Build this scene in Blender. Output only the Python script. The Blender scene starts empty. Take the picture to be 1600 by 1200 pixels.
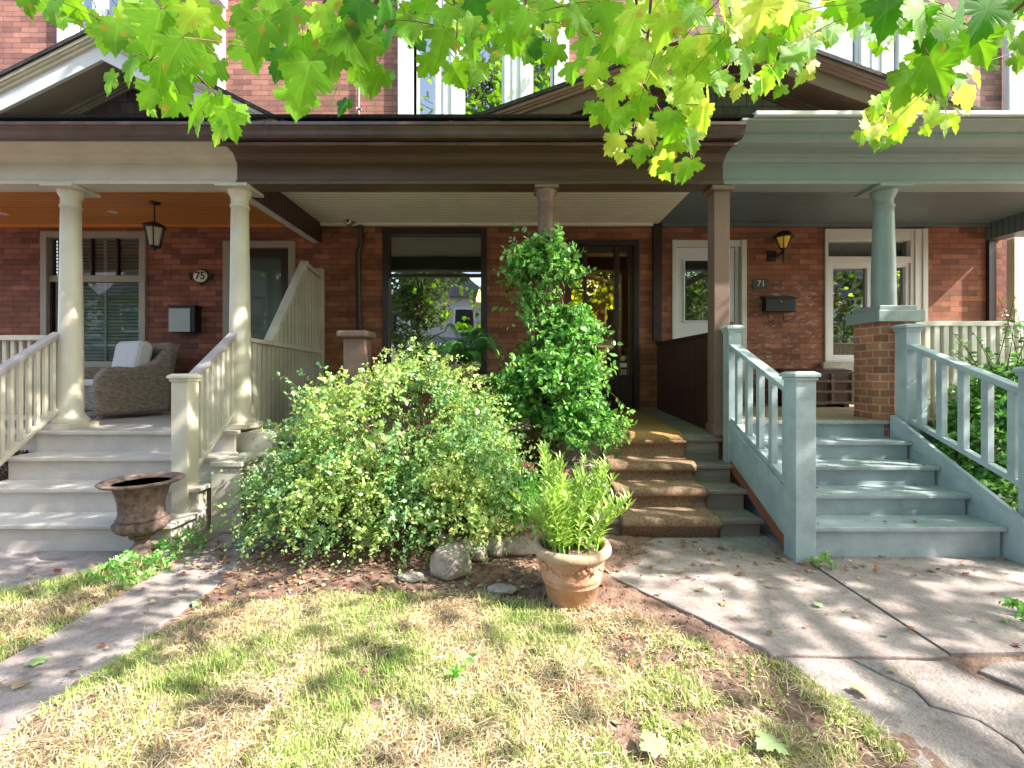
import bpy, math, random
import numpy as np
from mathutils import Vector, Matrix, noise
C = bpy.context.scene
COL = C.collection
PI = math.pi
R = math.radians
rng = random.Random(7)

# ------------------------------------------------------------------ camera, world, sun
CAMH = 1.38
FPX = 711.1            # focal length in photo pixels (16 mm on 36 mm)
HOR = 578.0            # horizon row in the 1600x1200 photo
cam = bpy.data.cameras.new('camera'); camo = bpy.data.objects.new('camera', cam)
COL.objects.link(camo); C.camera = camo
camo.location = (0, 0, CAMH); camo.rotation_euler = (R(90), 0, 0)
cam.lens = 16; cam.sensor_width = 36; cam.shift_y = -22/1600; cam.clip_start = .05; cam.clip_end = 500
SUN_EL = 43; SUN_AZ = 16          # elevation; degrees from +X toward the camera side (-Y)
w = bpy.data.worlds.new('World'); C.world = w; w.use_nodes = True
nt = w.node_tree; nt.nodes.clear()
sky = nt.nodes.new('ShaderNodeTexSky'); sky.sky_type = 'NISHITA'; sky.sun_disc = False
sky.sun_elevation = R(SUN_EL); sky.sun_rotation = R(90+SUN_AZ); sky.air_density = 1.0; sky.dust_density = 2.0
bg = nt.nodes.new('ShaderNodeBackground'); bg.inputs[1].default_value = .15
wo = nt.nodes.new('ShaderNodeOutputWorld')
hs = nt.nodes.new('ShaderNodeHueSaturation'); hs.inputs['Saturation'].default_value = .8
nt.links.new(sky.outputs[0], hs.inputs['Color']); nt.links.new(hs.outputs[0], bg.inputs[0]); nt.links.new(bg.outputs[0], wo.inputs[0])
sl = bpy.data.lights.new('sun', 'SUN'); sl.energy = 3.1; sl.angle = R(.55); sl.color = (1, .95, .86)
so = bpy.data.objects.new('sun', sl); COL.objects.link(so)
sd = Vector((math.cos(R(SUN_EL))*math.cos(R(SUN_AZ)), -math.cos(R(SUN_EL))*math.sin(R(SUN_AZ)), math.sin(R(SUN_EL))))
so.rotation_euler = sd.to_track_quat('Z', 'Y').to_euler(); so.location = (12, -3, 12)
C.view_settings.view_transform = 'Standard'; C.view_settings.look = 'None'
C.view_settings.gamma = 1; C.view_settings.exposure = 2.45

# ------------------------------------------------------------------ helpers
def px(x, Y): return (x-800)*Y/FPX                 # photo column at a depth -> X in metres
def pz(y, Y): return CAMH+(HOR-y)*Y/FPX            # photo row at a depth -> Z in metres
WY = 6.3                                           # the brick front wall
def wx(x): return px(x, WY)
def wz(y): return pz(y, WY)

def mat(name, col, rough=.6, var=.0, scale=6., bump=0., bscale=40., spec=.4, col2=None, stretch=(1,1,1), metal=0., detail=6):
    col = tuple(c*.82 for c in col); col2 = tuple(c*.82 for c in col2) if col2 else None
    m = bpy.data.materials.new(name); m.use_nodes = True
    t = m.node_tree; b = t.nodes['Principled BSDF']
    b.inputs['Base Color'].default_value = (*col, 1); b.inputs['Roughness'].default_value = rough
    b.inputs['Specular IOR Level'].default_value = spec; b.inputs['Metallic'].default_value = metal
    tc = t.nodes.new('ShaderNodeTexCoord'); mp = t.nodes.new('ShaderNodeMapping'); mp.inputs['Scale'].default_value = stretch
    t.links.new(tc.outputs['Object'], mp.inputs[0])
    if var or col2:
        n = t.nodes.new('ShaderNodeTexNoise'); n.inputs['Scale'].default_value = scale; n.inputs['Detail'].default_value = detail
        n.inputs['Roughness'].default_value = .65
        t.links.new(mp.outputs[0], n.inputs['Vector'])
        r = t.nodes.new('ShaderNodeValToRGB'); r.color_ramp.elements[0].position = .36; r.color_ramp.elements[1].position = .64
        c2 = col2 or tuple(min(1, c*(1+var)) for c in col)
        c1 = col if col2 else tuple(c*(1-var) for c in col)
        r.color_ramp.elements[0].color = (*c1, 1); r.color_ramp.elements[1].color = (*c2, 1)
        t.links.new(n.outputs[0], r.inputs[0]); t.links.new(r.outputs[0], b.inputs['Base Color'])
    if bump:
        n2 = t.nodes.new('ShaderNodeTexNoise'); n2.inputs['Scale'].default_value = bscale; n2.inputs['Detail'].default_value = 8
        t.links.new(mp.outputs[0], n2.inputs['Vector'])
        bp = t.nodes.new('ShaderNodeBump'); bp.inputs['Strength'].default_value = bump; bp.inputs['Distance'].default_value = .01
        t.links.new(n2.outputs[0], bp.inputs['Height']); t.links.new(bp.outputs[0], b.inputs['Normal'])
    return m

def paint(name, col, dirt=.25, rough=.5, chips=None, boards=0, axis='x', stretch=(1,1,1)):
    """painted wood: streaks of dirt, fine grain, chipped spots, optional tongue and groove lines"""
    m = mat(name, col, rough, var=dirt*.35, scale=3.5, bump=.18, bscale=60, stretch=stretch)
    t = m.node_tree; b = t.nodes['Principled BSDF']
    tc = t.nodes.new('ShaderNodeTexCoord')
    cur = b.inputs['Base Color'].links[0].from_socket
    n = t.nodes.new('ShaderNodeTexNoise'); n.inputs['Scale'].default_value = 14; n.inputs['Detail'].default_value = 10; n.inputs['Roughness'].default_value = .75
    t.links.new(tc.outputs['Object'], n.inputs['Vector'])
    r = t.nodes.new('ShaderNodeValToRGB'); r.color_ramp.elements[0].position = .63 if chips else .58; r.color_ramp.elements[1].position = .66 if chips else .70
    t.links.new(n.outputs[0], r.inputs[0])
    mx = t.nodes.new('ShaderNodeMix'); mx.data_type = 'RGBA'
    cc = chips or tuple(c*.55 for c in col)
    sc = t.nodes.new('ShaderNodeMath'); sc.operation = 'MULTIPLY'; sc.inputs[1].default_value = .55 if chips else dirt
    t.links.new(r.outputs[0], sc.inputs[0]); t.links.new(sc.outputs[0], mx.inputs['Factor'])
    t.links.new(cur, mx.inputs['A']); mx.inputs['B'].default_value = (*cc, 1)
    t.links.new(mx.outputs['Result'], b.inputs['Base Color'])
    if boards:
        sp = t.nodes.new('ShaderNodeSeparateXYZ'); t.links.new(tc.outputs['Object'], sp.inputs[0])
        mo = t.nodes.new('ShaderNodeMath'); mo.operation = 'PINGPONG'; mo.inputs[1].default_value = boards/2
        t.links.new(sp.outputs['XYZ'.index(axis.upper())], mo.inputs[0])
        rr = t.nodes.new('ShaderNodeMapRange'); rr.inputs['From Max'].default_value = .012
        t.links.new(mo.outputs[0], rr.inputs['Value'])
        bp = t.nodes.new('ShaderNodeBump'); bp.inputs['Strength'].default_value = .9; bp.inputs['Distance'].default_value = .008
        t.links.new(rr.outputs[0], bp.inputs['Height'])
        old = b.inputs['Normal'].links[0].from_socket; t.links.new(old, bp.inputs['Normal'])
        t.links.new(bp.outputs[0], b.inputs['Normal'])
        m2 = t.nodes.new('ShaderNodeMix'); m2.data_type = 'RGBA'
        t.links.new(rr.outputs[0], m2.inputs['Factor']); m2.inputs['A'].default_value = (*[c*.4 for c in col], 1)
        t.links.new(mx.outputs['Result'], m2.inputs['B']); t.links.new(m2.outputs['Result'], b.inputs['Base Color'])
    return m

def brick_mat(name, c1, c2, mortar, worn=0., wornz=(0, 0), bw=.215, bh=.073, ms=.008):
    m = bpy.data.materials.new(name); m.use_nodes = True
    t = m.node_tree; b = t.nodes['Principled BSDF']; b.inputs['Roughness'].default_value = .82
    b.inputs['Specular IOR Level'].default_value = .25
    tc = t.nodes.new('ShaderNodeTexCoord'); sp = t.nodes.new('ShaderNodeSeparateXYZ'); t.links.new(tc.outputs['Object'], sp.inputs[0])
    ad = t.nodes.new('ShaderNodeMath'); t.links.new(sp.outputs[0], ad.inputs[0]); t.links.new(sp.outputs[1], ad.inputs[1])
    cb = t.nodes.new('ShaderNodeCombineXYZ'); t.links.new(ad.outputs[0], cb.inputs[0]); t.links.new(sp.outputs[2], cb.inputs[1])
    # slight waviness of the courses
    nw = t.nodes.new('ShaderNodeTexNoise'); nw.inputs['Scale'].default_value = 5; nw.inputs['Detail'].default_value = 4
    t.links.new(tc.outputs['Object'], nw.inputs['Vector'])
    vm = t.nodes.new('ShaderNodeVectorMath'); vm.operation = 'MULTIPLY_ADD'; vm.inputs[1].default_value = (.012, .012, 0)
    t.links.new(nw.outputs['Color'], vm.inputs[0]); t.links.new(cb.outputs[0], vm.inputs[2])
    br = t.nodes.new('ShaderNodeTexBrick'); br.inputs['Scale'].default_value = 1
    br.inputs['Brick Width'].default_value = bw; br.inputs['Row Height'].default_value = bh
    br.inputs['Mortar Size'].default_value = ms/2; br.inputs['Mortar Smooth'].default_value = .25
    br.inputs['Color1'].default_value = (*c1, 1); br.inputs['Color2'].default_value = (*c2, 1); br.inputs['Mortar'].default_value = (*mortar, 1)
    br.offset = .5
    t.links.new(vm.outputs[0], br.inputs['Vector'])
    # second brick layer aligned to the first gives every brick its own tone
    br2 = t.nodes.new('ShaderNodeTexBrick'); br2.inputs['Scale'].default_value = 1; br2.offset = .5
    br2.inputs['Brick Width'].default_value = bw; br2.inputs['Row Height'].default_value = bh; br2.inputs['Mortar Size'].default_value = 0
    br2.inputs['Color1'].default_value = (.62, .60, .62, 1); br2.inputs['Color2'].default_value = (1.32, 1.28, 1.2, 1); br2.inputs['Bias'].default_value = .05
    v2 = t.nodes.new('ShaderNodeVectorMath'); v2.operation = 'ADD'; v2.inputs[1].default_value = (bw*36, bh*14, 0)
    t.links.new(vm.outputs[0], v2.inputs[0]); t.links.new(v2.outputs[0], br2.inputs['Vector'])
    mu = t.nodes.new('ShaderNodeMix'); mu.data_type = 'RGBA'; mu.blend_type = 'MULTIPLY'; mu.inputs['Factor'].default_value = .8
    t.links.new(br.outputs[0], mu.inputs['A']); t.links.new(br2.outputs[0], mu.inputs['B'])
    # grime
    n = t.nodes.new('ShaderNodeTexNoise'); n.inputs['Scale'].default_value = 3.; n.inputs['Detail'].default_value = 12; n.inputs['Roughness'].default_value = .75
    t.links.new(tc.outputs['Object'], n.inputs['Vector'])
    rr = t.nodes.new('ShaderNodeMapRange'); rr.inputs['From Min'].default_value = .3; rr.inputs['From Max'].default_value = .7
    rr.inputs['To Min'].default_value = .68; rr.inputs['To Max'].default_value = 1.25
    t.links.new(n.outputs[0], rr.inputs['Value'])
    m3 = t.nodes.new('ShaderNodeMix'); m3.data_type = 'RGBA'; m3.blend_type = 'MULTIPLY'; m3.inputs['Factor'].default_value = 1
    cg = t.nodes.new('ShaderNodeCombineColor')
    for k in range(3): t.links.new(rr.outputs[0], cg.inputs[k])
    t.links.new(mu.outputs['Result'], m3.inputs['A']); t.links.new(cg.outputs[0], m3.inputs['B'])
    last = m3.outputs['Result']
    if worn:     # remains of old pale paint
        n3 = t.nodes.new('ShaderNodeTexNoise'); n3.inputs['Scale'].default_value = 9; n3.inputs['Detail'].default_value = 14; n3.inputs['Roughness'].default_value = .8
        mp = t.nodes.new('ShaderNodeMapping'); mp.inputs['Scale'].default_value = (1, 1, 2.6)
        t.links.new(tc.outputs['Object'], mp.inputs[0]); t.links.new(mp.outputs[0], n3.inputs['Vector'])
        r3 = t.nodes.new('ShaderNodeMapRange'); r3.inputs['From Min'].default_value = .53; r3.inputs['From Max'].default_value = .62
        t.links.new(n3.outputs[0], r3.inputs['Value'])
        def band(src, a, bb, soft):
            x1 = t.nodes.new('ShaderNodeMapRange'); x1.inputs['From Min'].default_value = a-soft; x1.inputs['From Max'].default_value = a+soft
            x2 = t.nodes.new('ShaderNodeMapRange'); x2.inputs['From Min'].default_value = bb+soft; x2.inputs['From Max'].default_value = bb-soft
            t.links.new(src, x1.inputs['Value']); t.links.new(src, x2.inputs['Value'])
            mm = t.nodes.new('ShaderNodeMath'); mm.operation = 'MULTIPLY'
            t.links.new(x1.outputs[0], mm.inputs[0]); t.links.new(x2.outputs[0], mm.inputs[1]); return mm.outputs[0]
        bz = band(sp.outputs[2], wornz[0], wornz[1], .12)
        bx = band(sp.outputs[0], 3.28, 4.3, .12)
        q = t.nodes.new('ShaderNodeMath'); q.operation = 'MULTIPLY'; t.links.new(bz, q.inputs[0]); t.links.new(r3.outputs[0], q.inputs[1])
        q2 = t.nodes.new('ShaderNodeMath'); q2.operation = 'MULTIPLY'; t.links.new(bx, q2.inputs[0]); t.links.new(q.outputs[0], q2.inputs[1])
        q3 = t.nodes.new('ShaderNodeMath'); q3.operation = 'MULTIPLY'; q3.inputs[1].default_value = worn; t.links.new(q2.outputs[0], q3.inputs[0])
        m4 = t.nodes.new('ShaderNodeMix'); m4.data_type = 'RGBA'; t.links.new(q3.outputs[0], m4.inputs['Factor'])
        t.links.new(last, m4.inputs['A']); m4.inputs['B'].default_value = (.52, .42, .38, 1); last = m4.outputs['Result']
    t.links.new(last, b.inputs['Base Color'])
    n4 = t.nodes.new('ShaderNodeTexNoise'); n4.inputs['Scale'].default_value = 90; n4.inputs['Detail'].default_value = 4
    t.links.new(tc.outputs['Object'], n4.inputs['Vector'])
    ad2 = t.nodes.new('ShaderNodeMath'); ad2.operation = 'MULTIPLY_ADD'; ad2.inputs[1].default_value = -1.6
    t.links.new(br.outputs['Fac'], ad2.inputs[0]); t.links.new(n4.outputs[0], ad2.inputs[2])
    bp = t.nodes.new('ShaderNodeBump'); bp.inputs['Strength'].default_value = .8; bp.inputs['Distance'].default_value = .006
    t.links.new(ad2.outputs[0], bp.inputs['Height']); t.links.new(bp.outputs[0], b.inputs['Normal'])
    return m

def leaf_mat(name, col, trans, tf=.45, rough=.45, veins=False, spots=False, spec=.5):
    m = bpy.data.materials.new(name); m.use_nodes = True
    t = m.node_tree; b = t.nodes['Principled BSDF']; out = t.nodes['Material Output']
    b.inputs['Roughness'].default_value = rough; b.inputs['Specular IOR Level'].default_value = spec
    tr = t.nodes.new('ShaderNodeBsdfTranslucent'); mx = t.nodes.new('ShaderNodeMixShader'); mx.inputs[0].default_value = tf
    t.links.new(b.outputs[0], mx.inputs[1]); t.links.new(tr.outputs[0], mx.inputs[2]); t.links.new(mx.outputs[0], out.inputs[0])
    tc = t.nodes.new('ShaderNodeTexCoord')
    n = t.nodes.new('ShaderNodeTexNoise'); n.inputs['Scale'].default_value = 9; n.inputs['Detail'].default_value = 3
    t.links.new(tc.outputs['Object'], n.inputs['Vector'])
    def var(c, tgt):
        r = t.nodes.new('ShaderNodeMapRange'); r.inputs['From Min'].default_value = .3; r.inputs['From Max'].default_value = .7
        r.inputs['To Min'].default_value = .7; r.inputs['To Max'].default_value = 1.3
        t.links.new(n.outputs[0], r.inputs['Value'])
        v = t.nodes.new('ShaderNodeVectorMath'); v.operation = 'SCALE'; v.inputs[0].default_value = c
        t.links.new(r.outputs[0], v.inputs['Scale']); last = v.outputs[0]
        if veins:
            sp = t.nodes.new('ShaderNodeSeparateXYZ'); t.links.new(tc.outputs['UV'], sp.inputs[0])
            at = t.nodes.new('ShaderNodeMath'); at.operation = 'ARCTAN2'; t.links.new(sp.outputs[0], at.inputs[0]); t.links.new(sp.outputs[1], at.inputs[1])
            pp = t.nodes.new('ShaderNodeMath'); pp.operation = 'PINGPONG'; pp.inputs[1].default_value = .5; t.links.new(at.outputs[0], pp.inputs[0])
            ln = t.nodes.new('ShaderNodeVectorMath'); ln.operation = 'LENGTH'; t.links.new(tc.outputs['UV'], ln.inputs[0])
            mu = t.nodes.new('ShaderNodeMath'); mu.operation = 'MULTIPLY'; t.links.new(pp.outputs[0], mu.inputs[0]); t.links.new(ln.outputs['Value'], mu.inputs[1])
            rr = t.nodes.new('ShaderNodeMapRange'); rr.inputs['From Min'].default_value = .006; rr.inputs['From Max'].default_value = .022
            rr.inputs['To Min'].default_value = .35; rr.inputs['To Max'].default_value = 0; t.links.new(mu.outputs[0], rr.inputs['Value'])
            m2 = t.nodes.new('ShaderNodeMix'); m2.data_type = 'RGBA'; t.links.new(rr.outputs[0], m2.inputs['Factor'])
            t.links.new(last, m2.inputs['A']); m2.inputs['B'].default_value = (min(1, c[0]*1.9+.05), min(1, c[1]*1.4+.05), c[2]*1.6+.02, 1); last = m2.outputs['Result']
        if spots:
            vo = t.nodes.new('ShaderNodeTexVoronoi'); vo.inputs['Scale'].default_value = 16; t.links.new(tc.outputs['Object'], vo.inputs['Vector'])
            rr = t.nodes.new('ShaderNodeMapRange'); rr.inputs['From Min'].default_value = .10; rr.inputs['From Max'].default_value = .24
            rr.inputs['To Min'].default_value = .85; rr.inputs['To Max'].default_value = 0; t.links.new(vo.outputs['Distance'], rr.inputs['Value'])
            m2 = t.nodes.new('ShaderNodeMix'); m2.data_type = 'RGBA'; t.links.new(rr.outputs[0], m2.inputs['Factor'])
            t.links.new(last, m2.inputs['A']); m2.inputs['B'].default_value = (.55, .36, .05, 1); last = m2.outputs['Result']
        t.links.new(last, tgt)
    var(col, b.inputs['Base Color']); var(trans, tr.inputs['Color'])
    return m

def glass_mat(name, tint=(.6, .65, .65), refl=.32, rough=.01, gc=(.9, .93, .93)):
    m = bpy.data.materials.new(name); m.use_nodes = True
    t = m.node_tree; t.nodes.clear(); out = t.nodes.new('ShaderNodeOutputMaterial')
    tr = t.nodes.new('ShaderNodeBsdfTransparent'); tr.inputs[0].default_value = (*tint, 1)
    gl = t.nodes.new('ShaderNodeBsdfGlossy'); gl.inputs['Roughness'].default_value = rough; gl.inputs[0].default_value = (*gc, 1)
    lw = t.nodes.new('ShaderNodeFresnel'); lw.inputs[0].default_value = 1.5
    ad = t.nodes.new('ShaderNodeMath'); ad.inputs[1].default_value = refl; ad.use_clamp = True
    n = t.nodes.new('ShaderNodeTexNoise'); n.inputs['Scale'].default_value = 1.6; n.inputs['Detail'].default_value = 1
    tc = t.nodes.new('ShaderNodeTexCoord'); t.links.new(tc.outputs['Object'], n.inputs['Vector'])
    bp = t.nodes.new('ShaderNodeBump'); bp.inputs['Strength'].default_value = .12; bp.inputs['Distance'].default_value = .012
    t.links.new(n.outputs[0], bp.inputs['Height']); t.links.new(bp.outputs[0], gl.inputs['Normal'])
    mx = t.nodes.new('ShaderNodeMixShader'); t.links.new(lw.outputs[0], ad.inputs[0]); t.links.new(ad.outputs[0], mx.inputs[0])
    t.links.new(tr.outputs[0], mx.inputs[1]); t.links.new(gl.outputs[0], mx.inputs[2]); t.links.new(mx.outputs[0], out.inputs[0])
    return m

def emit_mat(name, col, s):
    m = bpy.data.materials.new(name); m.use_nodes = True
    b = m.node_tree.nodes['Principled BSDF']; b.inputs['Base Color'].default_value = (*col, 1)
    b.inputs['Emission Color'].default_value = (*col, 1); b.inputs['Emission Strength'].default_value = s
    return m

class MB:
    def __init__(s): s.v = []; s.f = []; s.m = []; s.s = []; s.uv = None
    def add(s, vs, fs, mi=0, sm=False):
        o = len(s.v); s.v += [tuple(v) for v in vs]; s.f += [tuple(o+i for i in f) for f in fs]
        s.m += [mi]*len(fs); s.s += [sm]*len(fs); return s
    def box(s, x0, x1, y0, y1, z0, z1, mi=0):
        return s.add([(x0,y0,z0),(x1,y0,z0),(x1,y1,z0),(x0,y1,z0),(x0,y0,z1),(x1,y0,z1),(x1,y1,z1),(x0,y1,z1)],
                     [(3,2,1,0),(4,5,6,7),(0,1,5,4),(1,2,6,5),(2,3,7,6),(3,0,4,7)], mi)
    def beam(s, p, q, wd, ht, mi=0, up=(0,0,1)):
        p = Vector(p); q = Vector(q); d = (q-p).normalized(); sd_ = d.cross(Vector(up)).normalized(); u = sd_.cross(d)
        vs = []
        for c in (p, q):
            for a, b in ((-1,-1),(1,-1),(1,1),(-1,1)): vs.append(c+sd_*a*wd/2+u*b*ht/2)
        return s.add(vs, [(3,2,1,0),(4,5,6,7),(0,1,5,4),(1,2,6,5),(2,3,7,6),(3,0,4,7)], mi)
    def sloped(s, p, q, wd, ht, mi=0):
        """rail whose ends are cut plumb"""
        p = Vector(p); q = Vector(q); d = (q-p); h = Vector((d.x, d.y, 0)).normalized(); sd_ = Vector((h.y, -h.x, 0))
        vs = []
        for c in (p, q):
            for a, b in ((-1,-1),(1,-1),(1,1),(-1,1)): vs.append(c+sd_*a*wd/2+Vector((0,0,b*ht/2)))
        return s.add(vs, [(3,2,1,0),(4,5,6,7),(0,1,5,4),(1,2,6,5),(2,3,7,6),(3,0,4,7)], mi)
    def prismX(s, prof, x0, x1, mi=0, x0s=None):
        n = len(prof); vs = [(x0, y, z) for y, z in prof]+[(x1, y, z) for y, z in prof]
        fs = [tuple(range(n)), tuple(range(2*n-1, n-1, -1))]+[(i, n+i, n+(i+1) % n, (i+1) % n) for i in range(n)]
        return s.add(vs, fs, mi)
    def prismY(s, poly, y0, y1, mi=0):
        n = len(poly); vs = [(x, y0, z) for x, z in poly]+[(x, y1, z) for x, z in poly]
        fs = [tuple(range(n)), tuple(range(2*n-1, n-1, -1))]+[(i, (i+1) % n, n+(i+1) % n, n+i) for i in range(n)]
        return s.add(vs, fs, mi)
    def prismZ(s, poly, z0, z1, mi=0):
        n = len(poly); vs = [(x, y, z0) for x, y in poly]+[(x, y, z1) for x, y in poly]
        fs = [tuple(range(n-1, -1, -1)), tuple(range(n, 2*n))]+[(i, (i+1) % n, n+(i+1) % n, n+i) for i in range(n)]
        return s.add(vs, fs, mi)
    def lathe(s, cx, cy, prof, n=32, mi=0, wob=0, sx=1, sy=1):
        vs = []; m = len(prof)
        for r_, z in prof:
            for k in range(n):
                a = 2*PI*k/n; rr = r_*(1+wob*math.sin(a*12)) if wob else r_
                vs.append((cx+rr*math.cos(a)*sx, cy+rr*math.sin(a)*sy, z))
        fs = [(i*n+k, i*n+(k+1) % n, (i+1)*n+(k+1) % n, (i+1)*n+k) for i in range(m-1) for k in range(n)]
        s.add(vs, fs, mi, True)
        return s.add(vs[:n], [tuple(range(n-1, -1, -1))], mi).add(vs[-n:], [tuple(range(n))], mi)
    def tube(s, pts, rad, n=6, mi=0):
        pts = [Vector(p) for p in pts]; vs = []; rs = rad if isinstance(rad, (list, tuple)) else [rad]*len(pts)
        for i, p in enumerate(pts):
            d = (pts[min(i+1, len(pts)-1)]-pts[max(i-1, 0)]).normalized()
            a = d.cross(Vector((0, 0, 1)) if abs(d.z) < .9 else Vector((1, 0, 0))).normalized(); b = d.cross(a)
            for k in range(n):
                t = 2*PI*k/n; vs.append(p+(a*math.cos(t)+b*math.sin(t))*rs[i])
        L = len(pts)
        fs = [(i*n+k, i*n+(k+1) % n, (i+1)*n+(k+1) % n, (i+1)*n+k) for i in range(L-1) for k in range(n)]
        fs += [tuple(range(n)), tuple(range(L*n-1, (L-1)*n-1, -1))]
        return s.add(vs, fs, mi, True)
    def ball(s, c, r_, n=12, m=8, mi=0, jit=0, sc=(1,1,1)):
        vs = []; c = Vector(c)
        for i in range(m+1):
            th = PI*i/m
            for k in range(n):
                a = 2*PI*k/n; d = Vector((math.sin(th)*math.cos(a), math.sin(th)*math.sin(a), math.cos(th)))
                q = 1+jit*noise.noise(d*1.7+c*3)+jit*.4*noise.noise(d*4+c)
                vs.append(c+Vector((d.x*sc[0], d.y*sc[1], d.z*sc[2]))*r_*q)
        fs = [(i*n+k, (i+1)*n+k, (i+1)*n+(k+1) % n, i*n+(k+1) % n) for i in range(m) for k in range(n)]
        return s.add(vs, fs, mi, True)
    def build(s, name, ms, parent=None, bevel=0, weld=False):
        me = bpy.data.meshes.new(name); me.from_pydata(s.v, [], s.f); me.update()
        for m_ in (ms if isinstance(ms, (list, tuple)) else [ms]): me.materials.append(m_)
        me.polygons.foreach_set('material_index', s.m); me.polygons.foreach_set('use_smooth', s.s)
        if s.uv:
            u = me.uv_layers.new(name='UVMap'); li = np.zeros(len(me.loops), dtype=np.int32); me.loops.foreach_get('vertex_index', li)
            u.data.foreach_set('uv', np.array(s.uv, dtype=np.float32)[li].ravel())
        me.validate()
        o = bpy.data.objects.new(name, me); COL.objects.link(o)
        if bevel:
            b = o.modifiers.new('bevel', 'BEVEL'); b.width = bevel; b.segments = 2; b.limit_method = 'ANGLE'; b.angle_limit = R(40)
        if parent: setp(o, parent)
        return o
def setp(o, p):
    o.parent = p
    b = p
    while b.parent: b = b.parent
    o.matrix_parent_inverse = Matrix.Translation(-Vector(b.location)) if p == b else Matrix.Identity(4)
def thing(name, label, cat, loc=(0,0,0), group=None):
    o = bpy.data.objects.new(name, None); COL.objects.link(o); o.location = loc; o.empty_display_size = .1
    return tag(o, label, cat, group)
def tag(o, label, cat, group=None, kind=None):
    if label: o['label'] = label
    if cat: o['category'] = cat
    if group: o['group'] = group
    if kind: o['kind'] = kind
    return o
def struct(o): o['kind'] = 'structure'; return o
def text_part(txt, size, loc, m, parent, name='numerals', ext=.002, off=0, bold=0):
    cu = bpy.data.curves.new(name, 'FONT'); cu.body = txt; cu.size = size; cu.align_x = 'CENTER'; cu.align_y = 'CENTER'; cu.extrude = ext; cu.offset = bold
    to = bpy.data.objects.new('tmp', cu); COL.objects.link(to); bpy.context.view_layer.update()
    me = bpy.data.meshes.new_from_object(to.evaluated_get(bpy.context.evaluated_depsgraph_get()))
    bpy.data.objects.remove(to)
    me.transform(Matrix.Translation(loc) @ Matrix.Rotation(R(90), 4, 'X'))
    me.materials.clear(); me.materials.append(m)
    o = bpy.data.objects.new(name, me); COL.objects.link(o); setp(o, parent); return o
def fast_mesh(name, V, F, mats, mi=None, uv=None, parent=None, smooth=False):
    """V (n,3), F (m,k) numpy"""
    me = bpy.data.meshes.new(name); n, k = F.shape
    me.vertices.add(len(V)); me.vertices.foreach_set('co', V.astype(np.float32).ravel())
    me.loops.add(n*k); me.loops.foreach_set('vertex_index', F.astype(np.int32).ravel())
    me.polygons.add(n); me.polygons.foreach_set('loop_start', (np.arange(n)*k).astype(np.int32))
    for m_ in mats: me.materials.append(m_)
    if mi is not None: me.polygons.foreach_set('material_index', mi.astype(np.int32))
    if smooth: me.polygons.foreach_set('use_smooth', np.ones(n, dtype=bool))
    if uv is not None:
        u = me.uv_layers.new(name='UVMap'); u.data.foreach_set('uv', uv[F.ravel()].astype(np.float32).ravel())
    me.update(calc_edges=True)
    o = bpy.data.objects.new(name, me); COL.objects.link(o)
    if parent: setp(o, parent)
    return o
nr = np.random.RandomState(11)
def frames(N, T):
    """orthonormal frames: N normals, T leaf directions (n,3)"""
    T = T/np.linalg.norm(T, axis=1, keepdims=True)
    B = np.cross(T, N); B /= (np.linalg.norm(B, axis=1, keepdims=True)+1e-9); Nn = np.cross(B, T)
    return B, T, Nn
def scatter(name, tmpl, tris, P, T, N, S, mats, mi, uvt=None, parent=None, smooth=False):
    """bake copies of a small template (k,3) at points P with direction T (template y), normal N (template z)"""
    B, T, Nn = frames(N, T); k = len(tmpl); n = len(P)
    V = (P[:, None, :]+(tmpl[None, :, 0:1]*B[:, None, :]+tmpl[None, :, 1:2]*T[:, None, :]+tmpl[None, :, 2:3]*Nn[:, None, :])*S[:, None, None]).reshape(-1, 3)
    F = (tris[None]+(np.arange(n)*k)[:, None, None]).reshape(-1, tris.shape[1])
    uv = np.tile(uvt, (n, 1)) if uvt is not None else None
    return fast_mesh(name, V, F, mats, np.repeat(mi, len(tris)), uv, parent, smooth)

# ------------------------------------------------------------------ materials
M = {}
M['brick'] = brick_mat('red brick', (.30, .122, .068), (.235, .094, .053), (.13, .075, .055), bw=.245)
M['brick_up'] = brick_mat('sunlit tone red brick', (.33, .155, .12), (.27, .125, .10), (.12, .075, .065), bw=.245)  # upper wall: sunlight on the brick is put into this paler colour
M['brick_up71'] = brick_mat('greyed mauve brick', (.27, .155, .14), (.22, .125, .115), (.15, .105, .10), bw=.245)  # upper wall tone, greyer and more mauve than the porch brick
M['brick75'] = brick_mat('dark red brick', (.28, .108, .068), (.19, .078, .054), (.11, .065, .052), bw=.245)
M['brick71'] = brick_mat('worn brick', (.30, .122, .07), (.24, .098, .058), (.15, .09, .065), bw=.245, worn=.75, wornz=(.9, 2.55))
M['brick_far'] = brick_mat('dusky brick', (.22, .07, .06), (.16, .055, .05), (.09, .06, .055))
M['brick_pier'] = brick_mat('orange brick', (.42, .19, .11), (.34, .14, .08), (.48, .36, .26), bw=.16, bh=.075, ms=.014)
M['cream'] = paint('cream paint', (.68, .625, .50), .2)
M['cream_floor'] = paint('taupe floor paint', (.60, .545, .49), .3, .45, chips=(.36, .30, .25))
M['cream_part'] = paint('cream boards', (.54, .52, .43), .4, boards=.09, axis='y')
M['cream_plain'] = paint('cream trim', (.58, .54, .45), .4)
M['taupe'] = paint('taupe trim', (.36, .33, .26), .15)
M['taupe_rail'] = paint('grey handrail', (.42, .38, .38), .3)
M['brown'] = paint('brown paint', (.125, .078, .048), .5, .42, chips=(.26, .19, .14), stretch=(.25, 1, 3))
M['brown_post'] = paint('mauve brown paint', (.25, .155, .125), .2, .45)
M['brown_wall'] = paint('dark brown boards', (.085, .035, .028), .3, .4, boards=.07, axis='y')
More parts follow.
